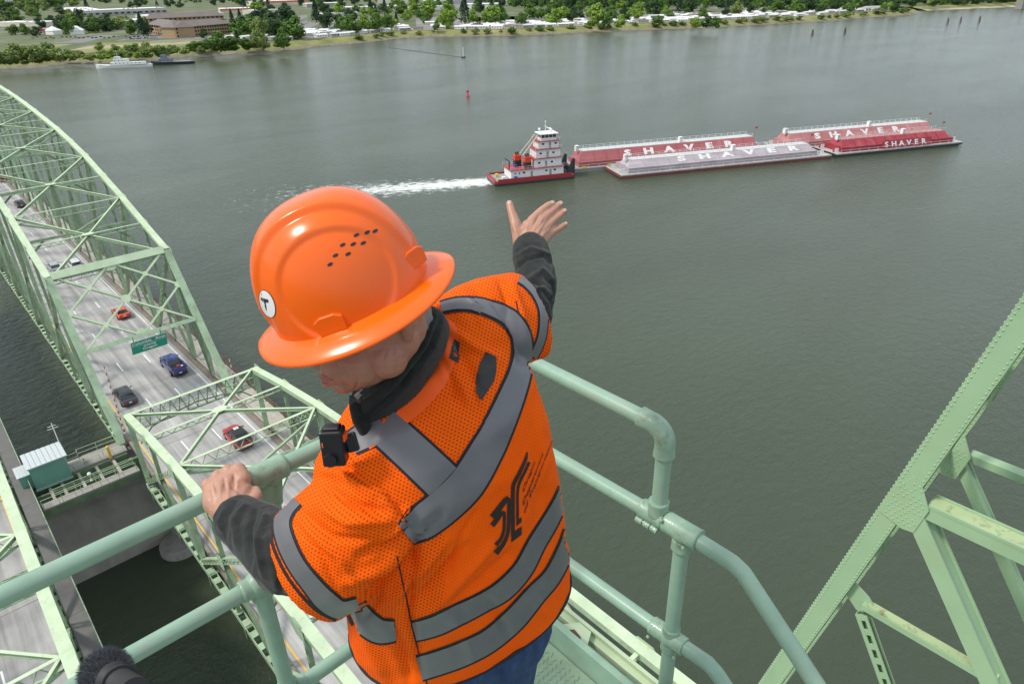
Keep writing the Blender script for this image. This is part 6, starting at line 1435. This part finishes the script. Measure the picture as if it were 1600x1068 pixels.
fill(24, (800, 1420), (6, 15), (14, 19), ['dark', 'green', 'conifer', 'dark'], (1., 1.4))
fill(30, (480, 1400), (24, 44), (7, 11), ['green', 'dark', 'bright'], (1., 1.4)) if False else None
fill(60, (484, 1150), (15, 46), (10, 15), ['green', 'dark', 'bright', 'green'], (1., 1.4)); fill(22, (1150, 1400), (12, 24), (9, 13), ['green', 'dark', 'bright'], (1., 1.4))
for k in range(60):
    x = -20+k*8+rt_.uniform(-4, 4); yb = float(np.interp(x, [p[0] for p in SHPX], [p[1] for p in SHPX])); tree(x, yb-rt_.uniform(4, 9), rt_.uniform(7, 13), rt_.choice(['olive', 'green', 'bright', 'olive']), rt_.uniform(1.2, 1.9), z=4.5, cut=99)
# shrubs scattered on the levee slope
for k in range(80):
    i = rt_.randrange(30, len(SH)-4); p = SH[i]; dd = rt_.uniform(6, 19); q2 = offs(SH[i-1:i+2], dd)[1]; px1, py1 = proj((q2.x, q2.y, 3.0))
    tree(px1, py1, rt_.uniform(4, 8), rt_.choice(['olive', 'green', 'olive']), rt_.uniform(1.4, 2.2), z=3.0+.1*dd/6)
# far wood that reads as one mass
ws = MB(); rw = random.Random(31)
for k in range(2600):
    az_ = radians(rw.uniform(-28, 84)); ds = 1350+rw.random()**1.5*5200; c = Vector((sin(az_)*ds, cos(az_)*ds, LZ)); px1, py1 = proj(c)
    if py1 > (5 if px1 < 700 else 10) or (px1 > 1500 and ds < 3000): continue
    H = rw.uniform(12, 22)*(1 if ds < 3000 else 1.3); r_ = H*rw.uniform(.35, .55); ws.m(LM[rw.choice(['dark', 'green', 'conifer', 'dark', 'olive'])])
    R = []
    for (f, g) in ((.05, .5), (.3, 1.0), (.65, .85), (.9, .45), (1, .05)): R.append([c+Vector((r_*g*cos(2*pi*j/7+f)*rw.uniform(.75, 1.2), r_*g*sin(2*pi*j/7+f)*rw.uniform(.75, 1.2), H*f)) for j in range(7)])
    ws.rings(R, smooth=False)
# nearer part of the wood: leafy crowns copied into one mesh
srcs = [crown_mesh('w', 50+i, 330, k, k == 'conifer', .085 if k != 'conifer' else .07) for i, k in enumerate(('dark', 'green', 'conifer', 'dark', 'green'))]
def mesh_np(me_): v = np.empty(len(me_.vertices)*3); me_.vertices.foreach_get('co', v); return v.reshape(-1, 3), len(me_.polygons)
SN = [mesh_np(m_) for m_ in srcs]; VV = []; MI = []; rg = np.random.default_rng(5)
def wood_at(px1, py1, H, wd=1.15):
    i = int(rg.integers(0, 5)); c = atZ(px1, py1, LZ); V, npol = SN[i]; a = rg.uniform(0, 6.28); R2 = np.array([[cos(a), -sin(a), 0], [sin(a), cos(a), 0], [0, 0, 1]])
    VV.append((V@R2.T)*np.array([H*wd, H*wd, H])+np.array(c)); MI.extend([(2, 0, 3, 2, 0)[i]]*npol)
for _ in range(760):
    x = rg.uniform(770, 1445); lim = np.interp(x, [770, 900, 1200, 1300, 1400, 1445], [13, 17, 14, 13, 9, 8]); wood_at(x, rg.uniform(-6, lim-2), rg.uniform(12, 19))
for _ in range(330):
    x = rg.uniform(400, 800); wood_at(x, rg.uniform(-8, 3), rg.uniform(12, 18))
for _ in range(200):
    x = rg.uniform(-30, 400); wood_at(x, rg.uniform(-10, 1 if x > 120 else 6), rg.uniform(10, 16))
for _ in range(110):
    x = rg.uniform(1450, 1700); wood_at(x, (10.5-(x-1450)*.055)-rg.uniform(0, 6), rg.uniform(10, 15))
VV = np.concatenate(VV); nf = len(VV)//4; wme = bpy.data.meshes.new('far_wood'); wme.vertices.add(len(VV)); wme.vertices.foreach_set('co', VV.ravel()); wme.loops.add(nf*4); wme.loops.foreach_set('vertex_index', np.arange(nf*4)); wme.polygons.add(nf); wme.polygons.foreach_set('loop_start', np.arange(nf)*4); wme.polygons.foreach_set('loop_total', np.full(nf, 4))
for k in ('conifer', 'bright', 'dark', 'green'): wme.materials.append(LM[k])
wme.polygons.foreach_set('material_index', [{2: 3, 0: 2, 3: 2, 1: 1}.get(m_, 2) if m_ != 2 else 3 for m_ in MI]); wme.update(calc_edges=True); wme.validate()
tag(link('near_wood', wme), 'dense belt of dark trees behind the trailer park along the top right', 'wood', kind='stuff')
tag(ws.build('far_wood'), 'far wooded belt closing the view along the top of the picture', 'wood', kind='stuff')
for k in range(26):
    x = rt_.uniform(1455, 1620); tree(x, 11.5-(x-1455)*.055-rt_.uniform(0, 4), rt_.uniform(8, 12), rt_.choice(['dark', 'green', 'dark']), 1.3, z=6, cut=99)

# ================================================================= buildings on the island
def W2(px_, py_): return atZ(px_, py_, LZ)
def building(label, a, b2, depth, H, wall, roof, name='warehouse', cat='building', windows=0, roofh=0., stripe=None, wh=1.6, rows_=1, over=.6, group=None, parapet=True):
    A, B = W2(*a), W2(*b2); d = B-A; L = d.length; ang = atan2(d.y, d.x); t = thing(name, label, cat, (A.x, A.y, LZ-.1), ang, group)
    wl = MB().m(wall).box((0, 0, 0), (L, depth, H)).build('wall', t)
    if roofh: 
        r = MB().m(roof); r.add([(-over, -over, H+.01), (L+over, -over, H+.01), (L+over, depth+over, H+.01), (-over, depth+over, H+.01), (depth*.3, depth/2, H+roofh), (L-depth*.3, depth/2, H+roofh)], [(0, 1, 5, 4), (1, 2, 5), (2, 3, 4, 5), (3, 0, 4), (3, 2, 1, 0)]); r.build('roof', t)
    else:
        r = MB().m(roof).box((-.3, -.3, H+.01), (L+.3, depth+.3, H+.5)).build('roof', t)
        rr_ = random.Random(int(a[0])); um = MB().m('boat_grey').box((0, 0, 0), (3, 2.4, 1.4)).mesh('roof_unit')
        for k in range(min(10, int(L/14))): link('roof_unit', um, r, (rr_.uniform(3, L-5), rr_.uniform(3, depth-4), H+.5))
    if stripe: MB().m(stripe).box((-.1, -.14, H*.62), (L+.1, -.02, H*.95)).build('fascia_band', t)
    if windows:
        wm = MB().m('glass').box((0, -.10, 0), (L/windows*.55, -.02, wh)).mesh('window')
        for rr2_ in range(rows_):
            for k in range(windows): link('window', wm, wl, (L/windows*(k+.22), 0, H/(rows_)*(rr2_)+H/rows_*.3))
    return t
for n, c in (('pale_wall', (.55, .52, .47)), ('white_roof', (.72, .72, .70)), ('tan_wall', (.36, .25, .14)), ('brown_shingle', (.17, .14, .125)), ('orange_front', (.65, .16, .05)), ('red_awning', (.6, .04, .06)), ('blue_front', (.04, .12, .35)), ('grey_wall', (.35, .34, .33)), ('cream_wall', (.62, .58, .48)), ('dark_band', (.09, .085, .08))): simple(n, c, .8, .12, .08)
building('long white roofed warehouse with dark loading band, upper left', (128, 27), (262, 21), 75, 11, 'grey_wall', 'white_roof', windows=14, wh=3, stripe='pale_wall')
building('white angular building at the left end of the long warehouse', (92, 20), (118, 27), 60, 10, 'pale_wall', 'white_roof')
building('pale low warehouse behind the brown hotel', (175, 44), (235, 42), 60, 9, 'cream_wall', 'white_roof')
building('wide white roofed store building right behind the hotel roof', (235, 36), (352, 30), 70, 10, 'cream_wall', 'white_roof')
building('white roofed store with orange sign band at the top left', (345, 22), (402, 20), 60, 9, 'pale_wall', 'white_roof', stripe='orange_front')
building('large store with orange front at the top, left of the trees', (400, 10), (482, 7), 90, 11, 'cream_wall', 'white_roof', stripe='orange_front', name='store')
building('flat white roofed building below the orange fronted store', (402, 24), (438, 22), 50, 8, 'pale_wall', 'white_roof')
building('low cream building at the left edge above the parking lot', (-12, 42), (62, 42), 45, 6, 'cream_wall', 'white_roof')
building('small shop with red awnings facing the parking lot', (62, 54), (88, 53), 22, 6, 'cream_wall', 'grey_wall', name='shop', stripe='red_awning', windows=4)
building('small white pitched roof restaurant beside the red awnings', (84, 55), (98, 54), 18, 5, 'boat_white', 'white_roof', name='restaurant', roofh=5)
building('white gabled restaurant between the trees by the parking lot', (110, 55), (132, 54), 20, 5, 'boat_white', 'white_roof', name='restaurant', roofh=5)
building('blue fronted store at the top left corner', (-8, 8), (21, 7), 60, 10, 'blue_front', 'white_roof', name='store')
building('long pale roofed building at the top, behind the trailer park trees', (535, 19), (618, 17), 60, 8, 'pale_wall', 'white_roof')
building('pale flat building at the top right of the orange fronted store', (480, 12), (540, 10), 60, 8, 'grey_wall', 'white_roof')
building('white flat roofed hall behind the bright trees at top centre', (728, 14), (778, 13), 60, 8, 'boat_white', 'white_roof')
building('white roofed shed at the top between dark trees', (590, 6), (650, 5), 80, 9, 'pale_wall', 'white_roof')
building('long low white building at the top centre', (660, 8), (760, 6), 80, 9, 'grey_wall', 'white_roof')
building('pale storage sheds at the upper right of centre behind trees', (785, 8), (830, 8), 60, 8, 'grey_wall', 'white_roof')
building('grey roofed shop row behind the left trailers', (500, 27), (560, 25), 30, 5, 'pale_wall', 'white_roof')
building('white storage hall behind the middle trailers', (640, 17), (700, 15), 40, 6, 'boat_white', 'white_roof')
building('white house at the tip of the island levee', (1352, 18), (1388, 17), 14, 4.5, 'boat_white', 'grey_wall', name='house', roofh=2.5, windows=8)
# hotel: two wings under brown roofs, three storeys of windows
HT = building('brown three storey hotel with long hipped roofs facing the river', (277, 60), (363, 52), 24, 11, 'tan_wall', 'brown_shingle', name='hotel', roofh=6, windows=22, rows_=3, wh=1.9, over=1.5)
building('left wing of the brown hotel, turned away from the river', (236, 53), (275, 60), 22, 11, 'tan_wall', 'brown_shingle', name='hotel_wing', roofh=6, windows=10, rows_=3, wh=1.9, over=1.5)
building('rear wing of the brown hotel with grey roof behind the front wing', (235, 44), (352, 38), 22, 12, 'tan_wall', 'brown_shingle', name='hotel_wing', roofh=6, windows=16, rows_=3, wh=1.9, over=1.5)
# parking lot and its cars, roads
def sheet(name, pts, m_, z=.02): b = MB().m(m_); b.add([W2(*p)+Vector((0, 0, z)) for p in pts], [tuple(range(len(pts)))[::-1]]); return tag(b.build(name), kind='structure')
sheet('parking_lot', [(-60, 58), (-60, 72), (60, 69), (150, 66), (232, 62), (225, 56), (150, 55), (60, 56)], 'asphalt_lot'); sheet('service_road', [(235, 64), (235, 66.5), (380, 58), (420, 53), (420, 51.5), (380, 56)], 'asphalt_lot', .03)
sheet('parking_lot', [(478, 38), (478, 62), (500, 61), (530, 57), (560, 52), (560, 30)], 'asphalt_lot', .03); sheet('bare_earth_strip', [(100, 74), (100, 79), (200, 73), (300, 68), (300, 66)], simple('bare_earth', (.36, .29, .19), .95), .03)
sheet('dry_meadow', [(-60, 74), (-60, 92), (90, 86), (330, 70), (330, 62), (180, 67)], 'drygrass', .025)
for pp in ([(130, 29), (130, 35), (240, 33), (400, 28), (400, 25), (240, 29)], [(-40, 43), (-40, 57), (95, 56), (95, 46)], [(380, 27), (380, 46), (440, 42), (480, 36), (480, 24)], [(560, 8), (560, 14), (780, 12), (780, 6)]): sheet('paved_lot', pp, 'asphalt_lot', .012)
protos = {}
for kk, (n, c) in enumerate((('white_car_paint', 0), ('silver_car_paint', 0), ('charcoal_car_paint', 0), ('red_car_paint', 0), ('blue_car_paint', 0))):
    b = MB().m(n); b.box((-2.2, -.9, .35), (2.2, .9, .95)); b.m('glass').add([(-1.6, -.85, .95), (1.1, -.85, .95), (1.1, .85, .95), (-1.6, .85, .95), (-1.1, -.65, 1.45), (.4, -.65, 1.45), (.4, .65, 1.45), (-1.1, .65, 1.45)], [(4, 5, 6, 7), (0, 1, 5, 4), (1, 2, 6, 5), (2, 3, 7, 6), (3, 0, 4, 7)]); b.m('black').box((-1.9, -.92, 0), (-1.0, .92, .45)); b.box((1.0, -.92, 0), (1.9, .92, .45)); protos[n] = b.mesh('parked_car')
pcn = {'white_car_paint': 'white', 'silver_car_paint': 'silver', 'charcoal_car_paint': 'dark', 'red_car_paint': 'red', 'blue_car_paint': 'blue'}
def pcar(px_, py_, n, where, rz): o = link('parked_car', protos[n], None, W2(px_, py_)+Vector((0, 0, .03)), rz); tag(o, '%s car parked %s' % (pcn[n], where), 'car', '%s cars parked %s' % (pcn[n], where))
rc_ = random.Random(8); names = list(protos)
for k in range(26):
    pcar(52+k*6.6+rc_.uniform(-1, 1), 59.2-k*.05+rc_.choice((0, 1.5)), rc_.choice(names), 'in the lot before the shops', radians(60)+rc_.uniform(-.1, .1))
for k in range(9): pcar(200+k*5.5, 62.3-k*.35, rc_.choice(names[:3]), 'near the hotel corner', radians(-25))
for k in range(40): pcar(rc_.uniform(135, 400), rc_.uniform(29.5, 33), rc_.choice(names), 'in the warehouse yard', radians(-25)+rc_.choice((0, pi/2)))
for k in range(16): pcar(rc_.uniform(0, 90), rc_.uniform(46, 55), rc_.choice(names), 'in the far left lot', radians(60))
for k in range(14): pcar(486+rc_.uniform(0, 45), 36+k*1.5, rc_.choice(names[:3]), 'among the trailers at the left', radians(-30))

# ================================================================= trailer park
hm = {}
def home_mesh(Lh, wall, roof):
    b = MB().m(wall).box((0, 0, .4), (Lh, 5.4, 3.1)); wallm = b.mesh('wall')
    r = MB().m(roof); r.add([(-.3, -.4, 3.1), (Lh+.3, -.4, 3.1), (Lh+.3, 5.8, 3.1), (-.3, 5.8, 3.1), (-.3, 2.7, 4.3), (Lh+.3, 2.7, 4.3)], [(0, 1, 5, 4), (2, 3, 4, 5), (1, 2, 5), (3, 0, 4), (3, 2, 1, 0)]); return wallm, r.mesh('roof')
var = [('white_roof', 'boat_white', 'white'), ('white_roof', 'cream_wall', 'cream'), ('roof_pale', 'grey_wall', 'grey'), ('white_roof', 'pale_wall', 'beige'), ('brown_shingle', 'cream_wall', 'brown roofed')]
hms = [home_mesh(l, v[1], v[0])+(v[2],) for v in var for l in (14,)]
wn = MB().m('glass').box((0, -.05, 0), (1.3, .0, .9)).mesh('window')
rh_ = random.Random(77); nh = 0; SHL = []
acc = 0
treepx = [(e[0], e[1]) for e in big]
for i in range(1, len(SH)-2):
    px0, py0 = proj(SH[i])
    if px0 < 484 or px0 > 1405: continue
    acc += (SH[i]-SH[i-1]).length
    if acc < 12.5: continue
    acc = 0; tdir = (SH[i+1]-SH[i-1]).normalized(); ndir = Vector((-tdir.y, tdir.x, 0)); tilt_ = atan2(tdir.y, tdir.x)
    for row in range(6):
        if row and rh_.random() < .07*row: continue
        if nh >= 298: break
        dd = 30+row*21+rh_.uniform(-2, 3); p = SH[i]+ndir*dd+tdir*rh_.uniform(-3, 3); qx, qy = proj((p.x, p.y, LZ))
        if qy < 8 or any(abs(qx-a)+abs(qy-b3) < 3.2 for a, b3 in treepx): continue
        w_, r__, nm = hms[min(4, int(rh_.random()**1.6*5))]; rz = tilt_+(rh_.choice((0, 0, pi/2)) if row else 0)+rh_.uniform(-.12, .12)
        where = ['in the front row on the levee', 'in the second row', 'in the third row', 'in the fourth row', 'in the fifth row', 'at the back of the park'][row]
        t = thing('mobile_home', '%s trailer home %s' % (nm, where), 'trailer home', (p.x, p.y, LZ-.2), rz, '%s trailer homes %s' % (nm, where)); nh += 1
        wo = link('wall', w_, t); link('roof', r__, t)
        if row < 1:
            for k in range(4): link('window', wn, wo, (1.2+k*3.2, -.003, 1.5))
M['lot_ground'] = simple('trailer_lot_ground', (.22, .21, .19), .9, .3, .03)
pts = [p for p in SH if 484 < proj(p)[0] < 1405]; r0 = offs(pts, 28); r1 = offs(pts, 330)
tag(MB().m('lot_ground').rings([[Vector((p.x, p.y, LZ+.01)) for p in r0], [Vector((p.x, p.y, LZ+.01)) for p in r1]], closed=False, cap=False, smooth=False).build('trailer_park_ground'), kind='structure')
r0 = offs(pts, 22); r1 = offs(pts, 26); tag(MB().m(simple('levee_path', (.45, .33, .22), .95)).rings([[Vector((p.x, p.y, LZ+.03)) for p in r0], [Vector((p.x, p.y, LZ+.05)) for p in r1]], closed=False, cap=False, smooth=False).build('levee_path'), kind='structure')
# ================================================================= labels: look-alikes told apart by their place from the left
ORD = ['leftmost', 'second', 'third', 'fourth', 'fifth', 'sixth', 'seventh', 'eighth', 'ninth', 'tenth', 'eleventh', 'twelfth', 'thirteenth', 'fourteenth', 'fifteenth', 'sixteenth', 'seventeenth', 'eighteenth', 'nineteenth', 'twentieth', 'twenty-first', 'twenty-second', 'twenty-third', 'twenty-fourth', 'twenty-fifth', 'twenty-sixth', 'twenty-seventh', 'twenty-eighth', 'twenty-ninth', 'thirtieth']
by = {}
for o in COL.objects:
    if o.parent is None and o.get('label') and o.get('category'): by.setdefault(o['label'], []).append(o)
for lab, L in by.items():
    if 1 < len(L) <= 30:
        L.sort(key=lambda o: proj(o.location)[0])
        for i, o in enumerate(L):
            o['label'] = lab+(', leftmost of its kind' if i == 0 else ', rightmost of its kind' if i == len(L)-1 else ', '+ORD[i]+' from the left')
